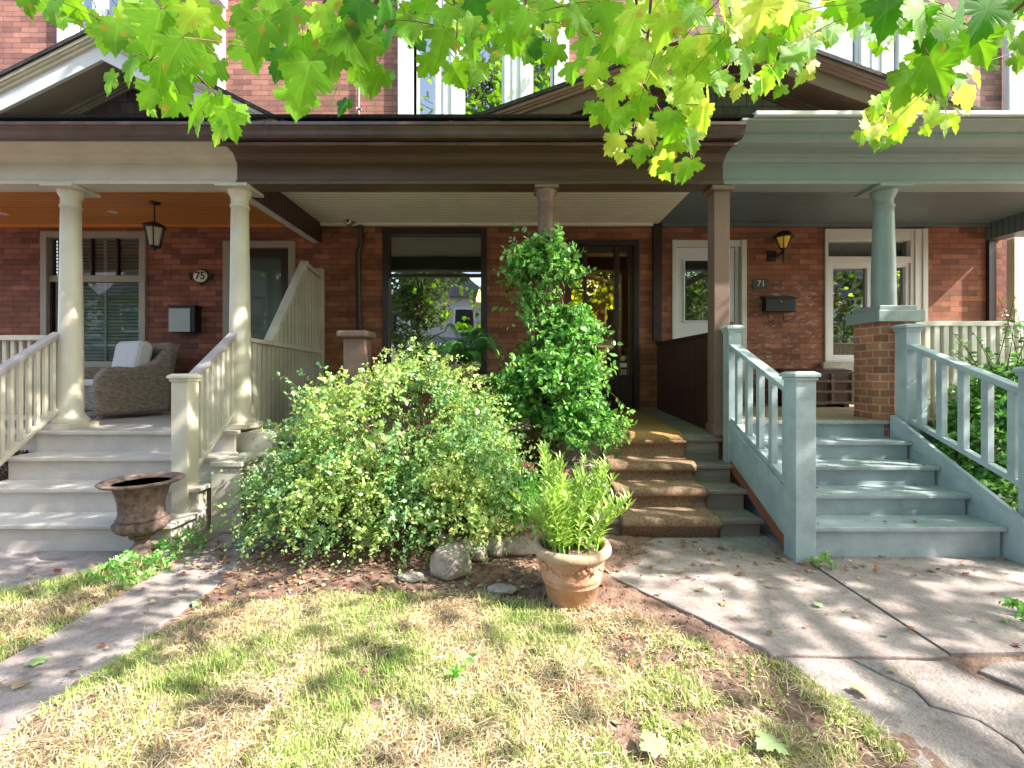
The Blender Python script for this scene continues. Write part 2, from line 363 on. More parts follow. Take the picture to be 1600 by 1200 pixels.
M['brown_dark'] = paint('dark brown frame', (.045, .024, .02), .2, .35)
M['gutter'] = mat('brown gutter metal', (.10, .058, .045), .3, var=.3, scale=5, bump=.12, bscale=7, spec=.6)
M['flash'] = mat('brown sheet metal', (.11, .05, .045), .22, var=.25, scale=4, bump=.5, bscale=5, spec=.7)
M['teal'] = paint('sage green paint', (.28, .35, .325), .15, .4)
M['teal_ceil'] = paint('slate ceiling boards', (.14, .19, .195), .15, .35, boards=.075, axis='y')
M['teal_rail'] = paint('blue grey railing paint', (.42, .51, .53), .5, .42, chips=(.28, .32, .32))
M['teal_step'] = paint('blue grey step paint', (.37, .44, .46), .45, .4, chips=(.24, .21, .18))
M['cream_ceil'] = paint('cream beadboard', (1.0, .93, .76), .2, .5, boards=.07, axis='y')
M['wood_ceil'] = paint('stained cedar ceiling', (.66, .26, .055), .35, .35, boards=.085, axis='y', stretch=(.15, 1, 1))
M['white'] = paint('white paint', (.78, .79, .80), .08, .35)
M['white_warm'] = paint('warm white paint', (.74, .73, .64), .12, .4)
M['shingle'] = brick_mat('wood shingles', (.12, .085, .08), (.08, .055, .055), (.02, .014, .014), bw=.14, bh=.115, ms=.006)
M['shingle_green'] = brick_mat('mossy wood shingles', (.135, .15, .115), (.09, .10, .075), (.02, .02, .016), bw=.15, bh=.12, ms=.006)
M['roof'] = mat('asphalt roofing', (.045, .042, .042), .9, var=.4, scale=30, bump=.6, bscale=120)
M['concrete'] = mat('concrete paving', (.26, .205, .19), .85, scale=3.4, bump=.5, bscale=150, col2=(.43, .36, .335), detail=14)
M['concrete_old'] = mat('old cracked concrete', (.22, .18, .17), .9, scale=3.6, bump=.8, bscale=90, col2=(.40, .335, .31), detail=14)
for k_ in ('concrete', 'concrete_old'):
    t = M[k_].node_tree; b = t.nodes['Principled BSDF']; cur = b.inputs['Base Color'].links[0].from_socket; tc = t.nodes.new('ShaderNodeTexCoord')
    last = cur
    for sc_, lo, hi, mn, mx_ in ((260, .35, .65, .72, 1.22), (38, .30, .52, .78, 1.06), (1.1, .35, .6, .80, 1.08)):
        n = t.nodes.new('ShaderNodeTexNoise'); n.inputs['Scale'].default_value = sc_; n.inputs['Detail'].default_value = 5; t.links.new(tc.outputs['Object'], n.inputs['Vector'])
        r = t.nodes.new('ShaderNodeMapRange'); r.inputs['From Min'].default_value = lo; r.inputs['From Max'].default_value = hi; r.inputs['To Min'].default_value = mn; r.inputs['To Max'].default_value = mx_
        t.links.new(n.outputs[0], r.inputs['Value']); v = t.nodes.new('ShaderNodeVectorMath'); v.operation = 'SCALE'; t.links.new(last, v.inputs[0]); t.links.new(r.outputs[0], v.inputs['Scale']); last = v.outputs[0]
    t.links.new(last, b.inputs['Base Color'])
M['soil'] = mat('garden soil', (.13, .075, .055), .95, scale=18, bump=1, bscale=70, col2=(.29, .18, .135), detail=12)
M['thatch'] = mat('dry turf', (.42, .33, .19), .95, scale=16, bump=.9, bscale=90, col2=(.26, .17, .12), detail=12)
M['plank'] = paint('weathered step boards', (.27, .225, .185), .6, .8, chips=(.10, .09, .06), stretch=(.3, 2, 2))
M['coir'] = mat('brown coir runner', (.36, .235, .155), .98, var=.35, scale=55, bump=1, bscale=260, spec=.1)
M['coir_gold'] = mat('gold brown porch mat', (.46, .27, .11), .98, var=.3, scale=60, bump=1, bscale=240, spec=.1)
M['terra'] = mat('weathered terracotta', (.50, .225, .12), .8, scale=9, bump=.5, bscale=60, col2=(.60, .37, .25), detail=12)
M['rust'] = mat('rusted cast iron', (.10, .06, .046), .85, scale=22, bump=.8, bscale=90, col2=(.25, .175, .145), detail=10)
M['iron'] = mat('black iron', (.02, .02, .018), .45, bump=.2)
M['rock'] = mat('field stone', (.28, .23, .19), .9, scale=14, bump=.8, bscale=50, col2=(.46, .39, .34), detail=12)
M['stem'] = mat('brown stems', (.14, .075, .05), .9, var=.4, scale=30)
M['twig'] = mat('red brown twig', (.20, .09, .05), .7, var=.3, scale=30)
M['bark'] = mat('grey bark', (.12, .10, .085), .95, var=.4, scale=12, bump=1, bscale=25, stretch=(3, 3, .5))
M['wicker'] = None
M['cushion'] = mat('white cushion cloth', (.70, .70, .69), .9, var=.04, scale=20, bump=.3, bscale=30)
M['glass'] = glass_mat('window glass', (.42, .46, .44), .26)
M['glass73'] = glass_mat('picture window glass', (.42, .46, .44), .48)
M['glass75'] = glass_mat('screened glass', (.75, .85, .80), .05)
M['glassdoor'] = glass_mat('gold reflection door glass', (.8, .5, .25), .42, gc=(1, .68, .25))  # golden leaf reflection put into the tint and gloss colour
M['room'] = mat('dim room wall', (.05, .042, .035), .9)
M['room_light'] = mat('pale blind', (.36, .38, .34), .8, var=.05)
M['blind'] = mat('white shutter slats', (.50, .55, .50), .7)
M['metal_black'] = mat('black metal', (.018, .022, .018), .4)
M['metal_grey'] = mat('brushed steel', (.38, .42, .38), .45, metal=.3)
M['conduit'] = mat('galvanised conduit', (.30, .27, .27), .5, metal=.4)
M['amber'] = emit_mat('amber lamp glass', (.55, .33, .03), .04)
M['lampglass'] = mat('frosted lantern glass', (.50, .50, .40), .3)
M['bulb'] = emit_mat('lit pendant glass', (1, .62, .25), 2.2)
M['redwood'] = paint('raw red brown board', (.30, .10, .06), .4, .6)
M['plate'] = mat('green number plate', (.04, .07, .06), .4)
M['enamel'] = mat('cream enamel', (.72, .70, .56), .35)
M['brass'] = mat('aged brass', (.35, .27, .14), .35, metal=.8)
M['stone'] = mat('pale stone sill', (.42, .39, .35), .85, var=.15, scale=10, bump=.4)
M['porchfloor'] = paint('tan porch floor', (.44, .36, .24), .35, .5, boards=.09, axis='x')
M['asphalt'] = mat('bounce grey asphalt', (.17, .165, .16), .9, var=.3, scale=10, bump=.4, bscale=90)  # road tone lightened to bounce sunlight into the porches
# wicker
def wicker():
    m = mat('grey brown wicker', (.17, .125, .10), .75, var=.4, scale=25)
    t = m.node_tree; b = t.nodes['Principled BSDF']; tc = t.nodes.new('ShaderNodeTexCoord')
    sp = t.nodes.new('ShaderNodeSeparateXYZ'); t.links.new(tc.outputs['Object'], sp.inputs[0])
    ad = t.nodes.new('ShaderNodeMath'); t.links.new(sp.outputs[0], ad.inputs[0]); t.links.new(sp.outputs[1], ad.inputs[1])
    cb = t.nodes.new('ShaderNodeCombineXYZ'); t.links.new(ad.outputs[0], cb.inputs[0]); t.links.new(sp.outputs[2], cb.inputs[1])
    br = t.nodes.new('ShaderNodeTexBrick'); br.inputs['Scale'].default_value = 1; br.inputs['Brick Width'].default_value = .045; br.inputs['Row Height'].default_value = .015
    br.inputs['Mortar Size'].default_value = .0025; br.inputs['Mortar Smooth'].default_value = .8
    br.inputs['Color1'].default_value = (.50, .40, .33, 1); br.inputs['Color2'].default_value = (.30, .225, .18, 1); br.inputs['Mortar'].default_value = (.04, .025, .02, 1)
    t.links.new(cb.outputs[0], br.inputs['Vector']); t.links.new(br.outputs[0], b.inputs['Base Color'])
    bp = t.nodes.new('ShaderNodeBump'); bp.inputs['Distance'].default_value = .01; bp.invert = True
    t.links.new(br.outputs['Fac'], bp.inputs['Height']); t.links.new(bp.outputs[0], b.inputs['Normal']); return m
M['wicker'] = wicker()

# ------------------------------------------------------------------ ground
def vnoise(x, y, s, o=0): return noise.noise(Vector((x*s+o, y*s-o, o*.37)))
struct(MB().add([(-150,-150,-.05),(150,-150,-.05),(150,150,-.05),(-150,150,-.05)], [(0,1,2,3)]).build('ground', M['soil']))
def inpoly(x, y, P):
    c = False; j = len(P)-1
    for i in range(len(P)):
        if (P[i][1] > y) != (P[j][1] > y) and x < (P[j][0]-P[i][0])*(y-P[i][1])/(P[j][1]-P[i][1])+P[i][0]: c = not c
        j = i
    return c
# uneven soil bed under the shrubs, and the front lawn's earth
def bumpy(name, x0, x1, y0, y1, step, m, zf):
    nx = int((x1-x0)/step)+1; ny = int((y1-y0)/step)+1
    X, Y = np.meshgrid(np.linspace(x0, x1, nx), np.linspace(y0, y1, ny)); V = []
    for x, y in zip(X.ravel(), Y.ravel()): V.append((x, y, zf(x, y)))
    V = np.array(V); i = np.arange(nx*ny).reshape(ny, nx)
    F = np.stack([i[:-1, :-1], i[:-1, 1:], i[1:, 1:], i[1:, :-1]], -1).reshape(-1, 4)
    return fast_mesh(name, V, F, m, smooth=True)
def bed_z(x, y):
    m = max(0, 1-((x+.7)/1.9)**2-((y-3.7)/1.1)**2)*.10
    e = .012*min(1, max(0, (x+1.87)*4))*0
    return .010+m+.014*vnoise(x, y, 3, 1)+.010*vnoise(x, y, 11, 2)+.006*vnoise(x, y, 37, 3)
bed = bumpy('garden_bed', -1.87, 1.5, 1.2, 4.5, .022, [M['soil']], bed_z); struct(bed)
struct(bumpy('earth', 1.3, 5.4, 1.0, 2.45, .03, [M['soil']], lambda x, y: .002+.010*vnoise(x, y, 6, 5)+.008*vnoise(x, y, 23, 6)))
bed2 = bumpy('verge', -5.5, -2.35, 1.2, 4.3, .03, [M['soil']], lambda x, y: -.004+.016*vnoise(x, y, 4, 5)+.008*vnoise(x, y, 17, 6)); struct(bed2)
LAWN = [(-1.87, 1.1), (-1.86, 2.2), (-1.82, 2.55), (-1.2, 2.72), (-.5, 2.74), (.3, 2.66), (.62, 2.5), (1.0, 2.25), (1.28, 2.05), (1.42, 1.55), (1.42, 1.1)]
VERGE = [(-5.5, 1.1), (-2.36, 1.1), (-2.36, 3.3), (-2.7, 3.28), (-3.14, 2.8), (-5.5, 2.6)]
# turf: a worn thatch sheet following the soil
def turf(name, poly, zf, dx=0):
    g = .02; V = []; F = []
    xs = [p[0] for p in poly]; ys = [p[1] for p in poly]; idx = {}
    for a in range(int((max(xs)-min(xs))/g)):
        for b in range(int((max(ys)-min(ys))/g)):
            cx = min(xs)+a*g; cy = min(ys)+b*g
            nn = vnoise(cx, cy, 3.5, 9)*.12
            if not inpoly(cx+nn+.01, cy+nn*.8+.01, poly): continue
            if vnoise(cx, cy, 4.2, 4)+.6*vnoise(cx, cy, 13, 8) > (.45 if cx < .4 else .02): continue
            q = []
            for (i, j) in ((a, b), (a+1, b), (a+1, b+1), (a, b+1)):
                if (i, j) not in idx:
                    x = min(xs)+i*g; y = min(ys)+j*g; idx[(i, j)] = len(V); V.append((x, y, zf(x, y)+.006))
                q.append(idx[(i, j)])
            F.append(q)
    return fast_mesh(name, np.array(V), np.array(F), [M['thatch']], smooth=True)
struct(turf('lawn', LAWN, bed_z))
def slab(name, poly, top, m, thick=.09, bevel=.008):
    return struct(MB().prismZ(poly, top-thick, top).build(name, m, bevel=bevel))
def wob(p, q, n, a, seed):
    out = []
    for i in range(n):
        t = i/n; out.append((p[0]+(q[0]-p[0])*t+a*vnoise(t*7, seed, 1.3, seed), p[1]+(q[1]-p[1])*t+a*vnoise(t*9, seed, 1.1, seed+5)))
    return out
slab('path', wob((-2.36, .9), (-1.87, .9), 2, 0, 1)+wob((-1.87, .9), (-1.87, 2.6), 8, .03, 2)+wob((-1.88, 2.605), (-1.85, 3.8), 6, .04, 3)+wob((-1.85, 3.85), (-2.5, 3.85), 2, 0, 1)+wob((-2.42, 3.8), (-2.36, .9), 12, .04, 4), .018, M['concrete'])
slab('path', [(-2.84, 3.30), (-2.44, 3.42), (-2.44, 4.0), (-5.6, 4.0), (-5.6, 2.62), (-3.14, 2.80)], .008, M['concrete'])
EDGE = [(1.24, 2.22), (1.02, 2.52), (.80, 2.80), (.62, 3.05), (.50, 3.35), (.44, 3.9)]
slab('path', [(.44, 4.3)]+EDGE[::-1]+[(1.235, 2.185)]+wob((1.24, 2.18), (2.085, 2.15), 8, .02, 6)+[(2.09, 2.17), (2.095, 4.3)], .02, M['concrete'])
slab('path', [(2.105, 4.3), (2.10, 2.18)]+wob((2.11, 2.175), (5.5, 2.32), 8, .02, 7)+[(5.5, 2.3), (5.5, 3.35), (3.6, 3.4), (3.6, 4.3)], .024, M['concrete'])
# older cracked slabs toward the street
crack = [(1.60, 2.155), (1.66, 2.03), (1.72, 1.95), (1.70, 1.85), (1.82, 1.78), (1.84, 1.66), (1.80, 1.55), (1.86, 1.4), (1.85, 1.0)]
slab('path', [(1.29, 2.165), (1.33, 1.95), (1.40, 1.75), (1.40, 1.5), (1.46, 1.3), (1.45, 1.0)]+[(x-.002, y) for x, y in crack[::-1]], .014, M['concrete_old'])
slab('path', [(x+.004, y) for x, y in crack]+[(2.2, 1.0), (2.2, 1.55), (2.12, 1.72), (2.16, 1.90), (2.06, 2.03), (2.03, 2.135)], .016, M['concrete_old'])
slab('path', [(2.26, 1.0), (5.5, 1.0), (5.5, 2.26), (2.24, 2.13), (2.12, 2.07), (2.215, 1.90), (2.175, 1.72), (2.25, 1.5)], .016, M['concrete_old'])
# street behind the camera (seen only mirrored in the glass)
struct(MB().box(-60, 60, -11, -4.2, -.05, .0).build('road', M['asphalt']))
struct(MB().box(-60, 60, -1.9, -.4, -.03, .02).build('sidewalk', M['concrete']))
struct(MB().box(-60, 60, -14.6, -13.1, -.03, .03).build('sidewalk', M['concrete']))

# ------------------------------------------------------------------ house building helpers
def wall_holes(mb, x0, x1, z0, z1, Y, holes, depth=.14, mi=0):
    xs = sorted({x0, x1, *[h[0] for h in holes], *[h[1] for h in holes]}); zs = sorted({z0, z1, 4.15, *[h[2] for h in holes], *[h[3] for h in holes]})
    for a, b in zip(xs, xs[1:]):
        for c, d in zip(zs, zs[1:]):
            mx_, mz_ = (a+b)/2, (c+d)/2
            if any(h[0] < mx_ < h[1] and h[2] < mz_ < h[3] for h in holes): continue
            mb.add([(a, Y, c), (b, Y, c), (b, Y, d), (a, Y, d)], [(0, 1, 2, 3)], mi)
    for h in holes:
        a, b, c, d = h
        mb.add([(a,Y,c),(b,Y,c),(b,Y,d),(a,Y,d),(a,Y+depth,c),(b,Y+depth,c),(b,Y+depth,d),(a,Y+depth,d)],
               [(0,4,5,1),(1,5,6,2),(2,6,7,3),(3,7,4,0)], mi)
def frame(mb, x0, x1, z0, z1, y0, y1, wd, mi=0):
    mb.box(x0, x0+wd, y0, y1, z0, z1, mi); mb.box(x1-wd, x1, y0, y1, z0, z1, mi)
    mb.box(x0+wd, x1-wd, y0, y1, z1-wd, z1, mi); mb.box(x0+wd, x1-wd, y0, y1, z0, z0+wd, mi)
def room(mb, x0, x1, z0, z1, y0, y1, mi=0):
    mb.add([(x0,y0,z0),(x1,y0,z0),(x1,y1,z0),(x0,y1,z0),(x0,y0,z1),(x1,y0,z1),(x1,y1,z1),(x0,y1,z1)], [(0,1,2,3),(7,6,5,4),(2,3,7,6),(1,2,6,5),(3,0,4,7)], mi)
def pane(parent, x0, x1, z0, z1, y, m=None):
    MB().add([(x0, y, z0), (x1, y, z0), (x1, y, z1), (x0, y, z1)], [(0,1,2,3)]).build('pane', m or M['glass'], parent)
PROF = [(4.58, 3.17), (4.38, 3.17), (4.38, 3.205), (4.40, 3.21), (4.405, 3.22), (4.405, 3.38), (4.385, 3.388), (4.375, 3.41), (4.355, 3.43), (4.345, 3.436), (4.34, 3.446),
        (4.30, 3.452), (4.25, 3.465), (4.18, 3.49), (4.13, 3.52), (4.13, 3.555), (4.58, 3.62)]
PROFT = [(4.58, 3.17), (4.38, 3.17), (4.38, 3.205), (4.40, 3.21), (4.405, 3.22), (4.405, 3.375), (4.385, 3.383), (4.37, 3.41), (4.345, 3.425), (4.335, 3.435),
         (4.22, 3.447), (4.17, 3.462), (4.15, 3.48), (4.15, 3.535), (4.125, 3.54), (4.10, 3.555), (4.05, 3.585), (4.03, 3.59), (4.03, 3.612), (4.58, 3.66)]
GUT = [(4.128, 3.452), (4.06, 3.452), (4.035, 3.468), (4.03, 3.50), (4.0, 3.525), (3.985, 3.53), (3.985, 3.557), (4.0, 3.557), (4.0, 3.545), (4.128, 3.557)]
def roof_slope(parent, x0, x1):
    MB().prismX([(4.05, 3.625), (6.28, 4.30), (6.28, 4.34), (4.03, 3.645)], x0, x1).build('porch_roof', M['roof'], parent)
def clip(poly, zb):
    out = []
    for i, p in enumerate(poly):
        q = poly[(i+1) % len(poly)]
        if p[1] >= zb: out.append(p)
        if (p[1] >= zb) != (q[1] >= zb):
            t = (zb-p[1])/(q[1]-p[1]); out.append((p[0]+(q[0]-p[0])*t, zb))
    return out
def chev(cx, half, zp, sl, off, th, zb):
    P = [(cx-half, zp-sl*half-off), (cx, zp-off), (cx+half, zp-sl*half-off), (cx+half, zp-sl*half-off-th), (cx, zp-off-th), (cx-half, zp-sl*half-off-th)]
    L = clip([P[0], P[1], P[4], P[5]], zb); Rr = clip([P[1], P[2], P[3], P[4]], zb)
    return L, Rr
def gable(parent, cx, half, zp, sl, zb, Yf, Yt, m_trim, m_fascia, m_sh, m_soffit):
    g = MB()
    for P in chev(cx, half+.03, zp+.03, sl, 0, .035, zb): g.prismY(P, Yf-.03, 6.27)
    gb = g.build('gable_roof', M['roof'], parent)
    g = MB()
    for (off, th, a, b) in ((.008, .03, Yf-.012, Yf+.1), (.038, .02, Yf+.004, Yf+.1), (.058, .028, Yf+.022, Yf+.1)):
        for P in chev(cx, half, zp, sl, off, th, zb): g.prismY(P, a, b)
    g.build('crown_moulding', m_trim, gb)
    g = MB()
    for P in chev(cx, half, zp, sl, .086, .15, zb): g.prismY(P, Yf+.045, Yf+.075)
    g.build('rake_board', m_fascia, gb)
    g = MB()
    for P in chev(cx, half, zp, sl, .20, .02, zb): g.prismY(P, Yf+.075, Yt+.02)
    for k, (off, th, d) in enumerate(((.22, .025, .05), (.245, .025, .03), (.27, .02, .018))):
        for P in chev(cx, half, zp, sl, off, th, zb): g.prismY(P, Yt-d, Yt+.02)
    g.build('soffit', m_soffit, gb)
    tri = clip([(cx-half, zp-sl*half-.2), (cx+half, zp-sl*half-.2), (cx, zp-.2)], zb)
    MB().prismY(tri, Yt, Yt+.05).build('gable_wall', m_sh, parent)

def column(parent, x, y, z0, z1, r0, r1, m, base=True, cap=.2):
    s = []
    if base: s += [(r0*1.42, z0+.05), (r0*1.47, z0+.07), (r0*1.42, z0+.095), (r0*1.18, z0+.11), (r0*1.14, z0+.125), (r0, z0+.14)]
    else: s += [(r0, z0)]
    zt = z1-.11
    for k in range(1, 9):
        t = k/8; s.append((r0+(r1-r0)*t**1.5, (z0+.14)+(zt-.09-z0-.14)*t))
    s += [(r1*1.1, zt-.088), (r1*1.12, zt-.078), (r1*1.1, zt-.068), (r1, zt-.062), (r1, zt), (r1*1.06, zt+.006), (r1*1.1, zt+.015), (r1*1.3, zt+.05), (r1*1.36, zt+.07), (r1*1.36, zt+.078)]
    c = MB().lathe(x, y, s, 40).build('column', m, parent)
    cp = MB().box(x-cap, x+cap, y-cap, y+cap, z1-.032, z1-.001).build('capital', m, c, bevel=.004)
    if base: MB().box(x-r0*1.5, x+r0*1.5, y-r0*1.5, y+r0*1.5, z0, z0+.05).build('plinth', m, c, bevel=.004)
    return c
def newel(parent, x, y, z0, z1, wd, m):
    n = MB().box(x-wd/2, x+wd/2, y-wd/2, y+wd/2, z0, z1-.035).build('newel_post', m, parent, bevel=.004)
    h = wd/2+.022
    MB().add([(x-h,y-h,z1-.035),(x+h,y-h,z1-.035),(x+h,y+h,z1-.035),(x-h,y+h,z1-.035),(x-h,y-h,z1-.012),(x+h,y-h,z1-.012),(x+h,y+h,z1-.012),(x-h,y+h,z1-.012),
              (x-h*.7,y-h*.7,z1+.004),(x+h*.7,y-h*.7,z1+.004),(x+h*.7,y+h*.7,z1+.004),(x-h*.7,y+h*.7,z1+.004)],
             [(3,2,1,0),(0,1,5,4),(1,2,6,5),(2,3,7,6),(3,0,4,7),(4,5,9,8),(5,6,10,9),(6,7,11,10),(7,4,8,11),(8,9,10,11)]).box(x-wd/2-.01, x+wd/2+.01, y-wd/2-.01, y+wd/2+.01, z1-.06, z1-.036).build('post_cap', m, parent, bevel=.003)
    return n
def rail_run(parent, p, q, zt_p, zt_q, zb_p, zb_q, n, m, m_top, bw=.035, topw=.085, toph=.05, both=True):
    """handrail from p to q (xy), top heights and bottom heights, n balusters"""
    d = [(q[0]-p[0]), (q[1]-p[1])]
    MB().sloped((p[0], p[1], zt_p-toph/2), (q[0], q[1], zt_q-toph/2), topw, toph).build('handrail', m_top, parent, bevel=.006)
    MB().sloped((p[0], p[1], zb_p-.02), (q[0], q[1], zb_q-.02), .06, .045).build('bottom_rail', m, parent, bevel=.004)
    for k in range(n):
        t = (k+.5)/n; x = p[0]+d[0]*t; y = p[1]+d[1]*t
        a = zb_p+(zb_q-zb_p)*t-.005; b = zt_p+(zt_q-zt_p)*t-toph+.004
        MB().box(x-bw/2, x+bw/2, y-bw/2, y+bw/2, a, b).build('baluster', m, parent, bevel=.003)
def steps(parent, x0, x1, tops, noses, depth_end, mt, mr, name='stairs'):
    """tops: heights from the lowest tread up; noses: front edges Y"""
    st = bpy.data.objects.new(name, None); COL.objects.link(st); setp(st, parent)
    prev = 0
    for k, (z, y) in enumerate(zip(tops, noses)):
        y1 = noses[k+1]+.05 if k+1 < len(noses) else depth_end
        MB().box(x0, x1, y, y1, z-.035, z).build('tread', mt, st, bevel=.007)
        MB().box(x0+.025, x1-.025, y+.03, y+.055, prev-(.03 if k == 0 else 0), z-.036).build('riser', mr, st)
        prev = z-.034
    return st

# ------------------------------------------------------------------ HOUSE 75 (left, cream)
H75 = thing('row_house', 'brick row house at left with cream porch, cedar ceiling and number 75', 'house', (-4.8, 5, 0))
XL, XA = -8.6, -2.66
win75 = (wx(66), wx(229), wz(574), wz(362)); door75 = (wx(350), wx(462), .81, wz(377))
up75 = (wx(95), wx(352), 4.45, 7.1)
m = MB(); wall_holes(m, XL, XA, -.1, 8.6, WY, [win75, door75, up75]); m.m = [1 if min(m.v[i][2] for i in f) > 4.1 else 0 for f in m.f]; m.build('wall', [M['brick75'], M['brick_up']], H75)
# window
f = MB(); frame(f, *win75, WY-.03, WY+.12, .085); wa = win75
f.box(wa[0]+.085, wa[1]-.085, WY+.01, WY+.10, wz(440), wz(430)); W = f.build('window', M['taupe'], H75, bevel=.004)
f = MB(); xi0, xi1 = wa[0]+.085, wa[1]-.085
frame(f, xi0, xi0+.11, wa[2]+.085, wz(430), WY+.02, WY+.09, .03)
f.box(xi0+.11, xi0+.155, WY+.015, WY+.10, wa[2]+.085, wa[3]-.085)
for t in (.335, .67):
    xx = xi0+.2+(xi1-xi0-.2)*t; f.box(xx-.012, xx+.012, WY+.03, WY+.08, wz(430), wa[3]-.085)
f.build('sash', M['brown_dark'], W)
pane(W, xi0, xi1, wa[2]+.08, wa[3]-.08, WY+.06, M['glass75'])
b = MB(); zz = wa[2]+.1
while zz < wa[3]-.09:
    b.add([(xi0, WY+.10, zz), (xi1, WY+.10, zz), (xi1, WY+.135, zz+.045), (xi0, WY+.135, zz+.045)], [(0,1,2,3)]); zz += .048
b.box((xi0+xi1)/2+.05, (xi0+xi1)/2+.09, WY+.092, WY+.098, wa[2]+.09, wa[3]-.09)
b.build('shutters', M['blind'], W)
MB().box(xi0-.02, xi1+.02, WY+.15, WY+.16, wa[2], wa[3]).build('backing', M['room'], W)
MB().box(wa[0]-.04, wa[1]+.04, WY-.07, WY-.002, wa[2]-.09, wa[2]-.002).build('sill', M['taupe'], W, bevel=.005)
# door
f = MB(); frame(f, door75[0], door75[1], door75[2]-.09, door75[3], WY-.03, WY+.12, .09); D = f.build('door', M['taupe'], H75, bevel=.004)
dx0, dx1 = door75[0]+.09, door75[1]-.09
f = MB(); frame(f, dx0, dx1, .80, door75[3]-.09, WY+.03, WY+.075, .13); f.box(dx0+.13, dx1-.13, WY+.03, WY+.075, .93, 1.32); f.build('door_leaf', M['brown_dark'], D, bevel=.004)
pane(D, dx0+.12, dx1-.12, 1.3, door75[3]-.2, WY+.05, M['glass75'])
MB().box(dx0+.1, dx1-.1, WY+.10, WY+.105, 1.2, door75[3]-.1).build('door_curtain', M['room_light'], D)
MB().box(dx0+.02, dx0+.06, WY-.005, WY+.028, wz(490), wz(470)).build('handle', M['metal_black'], D, bevel=.004)
# upper window (white)
def white_window(parent, x0, x1, z0, z1, posts, panes, m=M['white'], blind=()):
    f = MB(); frame(f, x0, x1, z0, z1, WY-.06, WY+.10, .2)
    for a, c in posts:
        f.box(a, c, WY-.045, WY+.09, z0+.2, z1-.2)
        f.box(a+(c-a)*.3, a+(c-a)*.42, WY-.057, WY-.044, z0+.2, z1-.2); f.box(a+(c-a)*.6, a+(c-a)*.85, WY-.063, WY-.044, z0+.2, z1-.2)
    wn = f.build('window', m, parent, bevel=.008)
    f = MB()
    for a, c in panes: frame(f, a, c, z0+.2, z1-.2, WY-.005, WY+.06, .035)
    f.build('sash', m, wn, bevel=.004)
    for a, c in panes: pane(wn, a+.02, c-.02, z0+.2, z1-.2, WY+.035)
    f = MB(); room(f, x0+.1, x1-.1, z0, z1, WY+.2, WY+1.2); f.build('room_walls', M['room'], wn)
    for a, c in blind: MB().box(a, c, WY+.08, WY+.09, z0+.2, z1-.2).build('blind', M['white'], wn)
    return wn
white_window(H75, *up75, [(wx(148), wx(160)), (wx(215), wx(245))], [(wx(118), wx(148)), (wx(160), wx(215)), (wx(245), wx(330))], blind=[(wx(250), wx(332))])
MB().box(wx(255), wx(360), WY-.28, WY-.062, wz(20), 7.2).build('oriel_siding', M['white'], H75, bevel=.006)
MB().prismX(PROF, XL, XA-.001).build('entablature', M['cream'], H75, bevel=.002)
MB().prismX(GUT, XL, XA-.16).build('gutter', M['gutter'], H75)
MB().box(XL, XA-.11, 4.582, WY-.001, 3.385, 3.41).build('porch_ceiling', M['wood_ceil'], H75)
MB().box(XL, XA-.11, WY-.05, WY-.003, 3.345, 3.384).build('ceiling_trim', M['wood_ceil'], H75)
roof_slope(H75, XL, XA)
g75x = px(152, 4.1)
gable(H75, g75x, 1.78, pz(47, 4.1), .50, 3.6, 4.1, 4.49, M['cream'], M['white'], M['shingle'], M['taupe'])
MB().box(XL, XA, WY, 14, 8.6, 8.75).build('roof', M['roof'], H75)
for cxp in (111, 375): column(H75, px(cxp, 4.49), 4.49, .81, 3.17, .098, .078, M['cream'], cap=.155)
# porch deck
MB().box(XL, XA-.02, 4.22, WY-.002, .775, .81).build('porch_floor', M['cream_floor'], H75, bevel=.006)
MB().box(XL, -4.55, 4.30, 4.34, 0, .77).box(-4.55, -2.68, 4.30, 4.34, .60, .77).build('porch_skirt', M['cream_plain'], H75)
# lattice
l = MB()
for k in range(-14, 30):
    x = -5.3+k*.07
    l.beam((x, 4.285, .02), (x+.6, 4.285, .62), .02, .006, up=(0,1,0)); l.beam((x+.6, 4.278, .02), (x, 4.278, .62), .02, .006, up=(0,1,0))
l.v = [(min(max(a, -6.2), -4.56), b_, c_) for a, b_, c_ in l.v]
l.build('lattice', M['brown_dark'], H75)
S75 = steps(H75, -4.45, -2.56, [.215, .415, .615, .813], [3.42, 3.70, 3.97, 4.212], 4.3, M['cream_floor'], M['cream_floor'])
MB().box(-4.41, -2.6, 3.48, 4.25, -.05, .165).box(-4.41, -2.6, 3.765, 4.25, .166, .365).box(-4.41, -2.6, 4.035, 4.25, .366, .57).build('step_base', M['cream_plain'], S75)
# cheek box beside the stair
MB().box(-2.555, -2.30, 3.86, 4.35, -.03, .56).box(-2.555, -2.28, 3.84, 4.37, .56, .60).build('porch_cheek', M['cream_plain'], H75, bevel=.006)
MB().box(-2.66, -2.3, 4.36, 4.60, -.03, .78).build('porch_pier', M['cream_plain'], H75, bevel=.006)
def railing(parent): 
    r_ = bpy.data.objects.new('stair_railing', None); COL.objects.link(r_); setp(r_, parent); return r_
r1 = railing(H75)
newel(r1, -2.70, 3.76, .02, 1.345, .135, M['cream'])
rail_run(r1, (-2.70, 4.42), (-2.70, 3.83), 1.75, 1.335, 1.02, .53, 8, M['cream'], M['taupe_rail'], .032)
r2 = railing(H75)
newel(r2, -4.42, 3.76, .02, 1.345, .135, M['cream'])
rail_run(r2, (-4.42, 4.42), (-4.42, 3.83), 1.75, 1.335, 1.02, .53, 8, M['cream'], M['taupe_rail'], .032)
r3 = bpy.data.objects.new('porch_railing', None); COL.objects.link(r3); setp(r3, H75)
rail_run(r3, (-6.6, 4.49), (-4.46, 4.49), 1.72, 1.72, .93, .93, 26, M['cream'], M['cream'], .036)
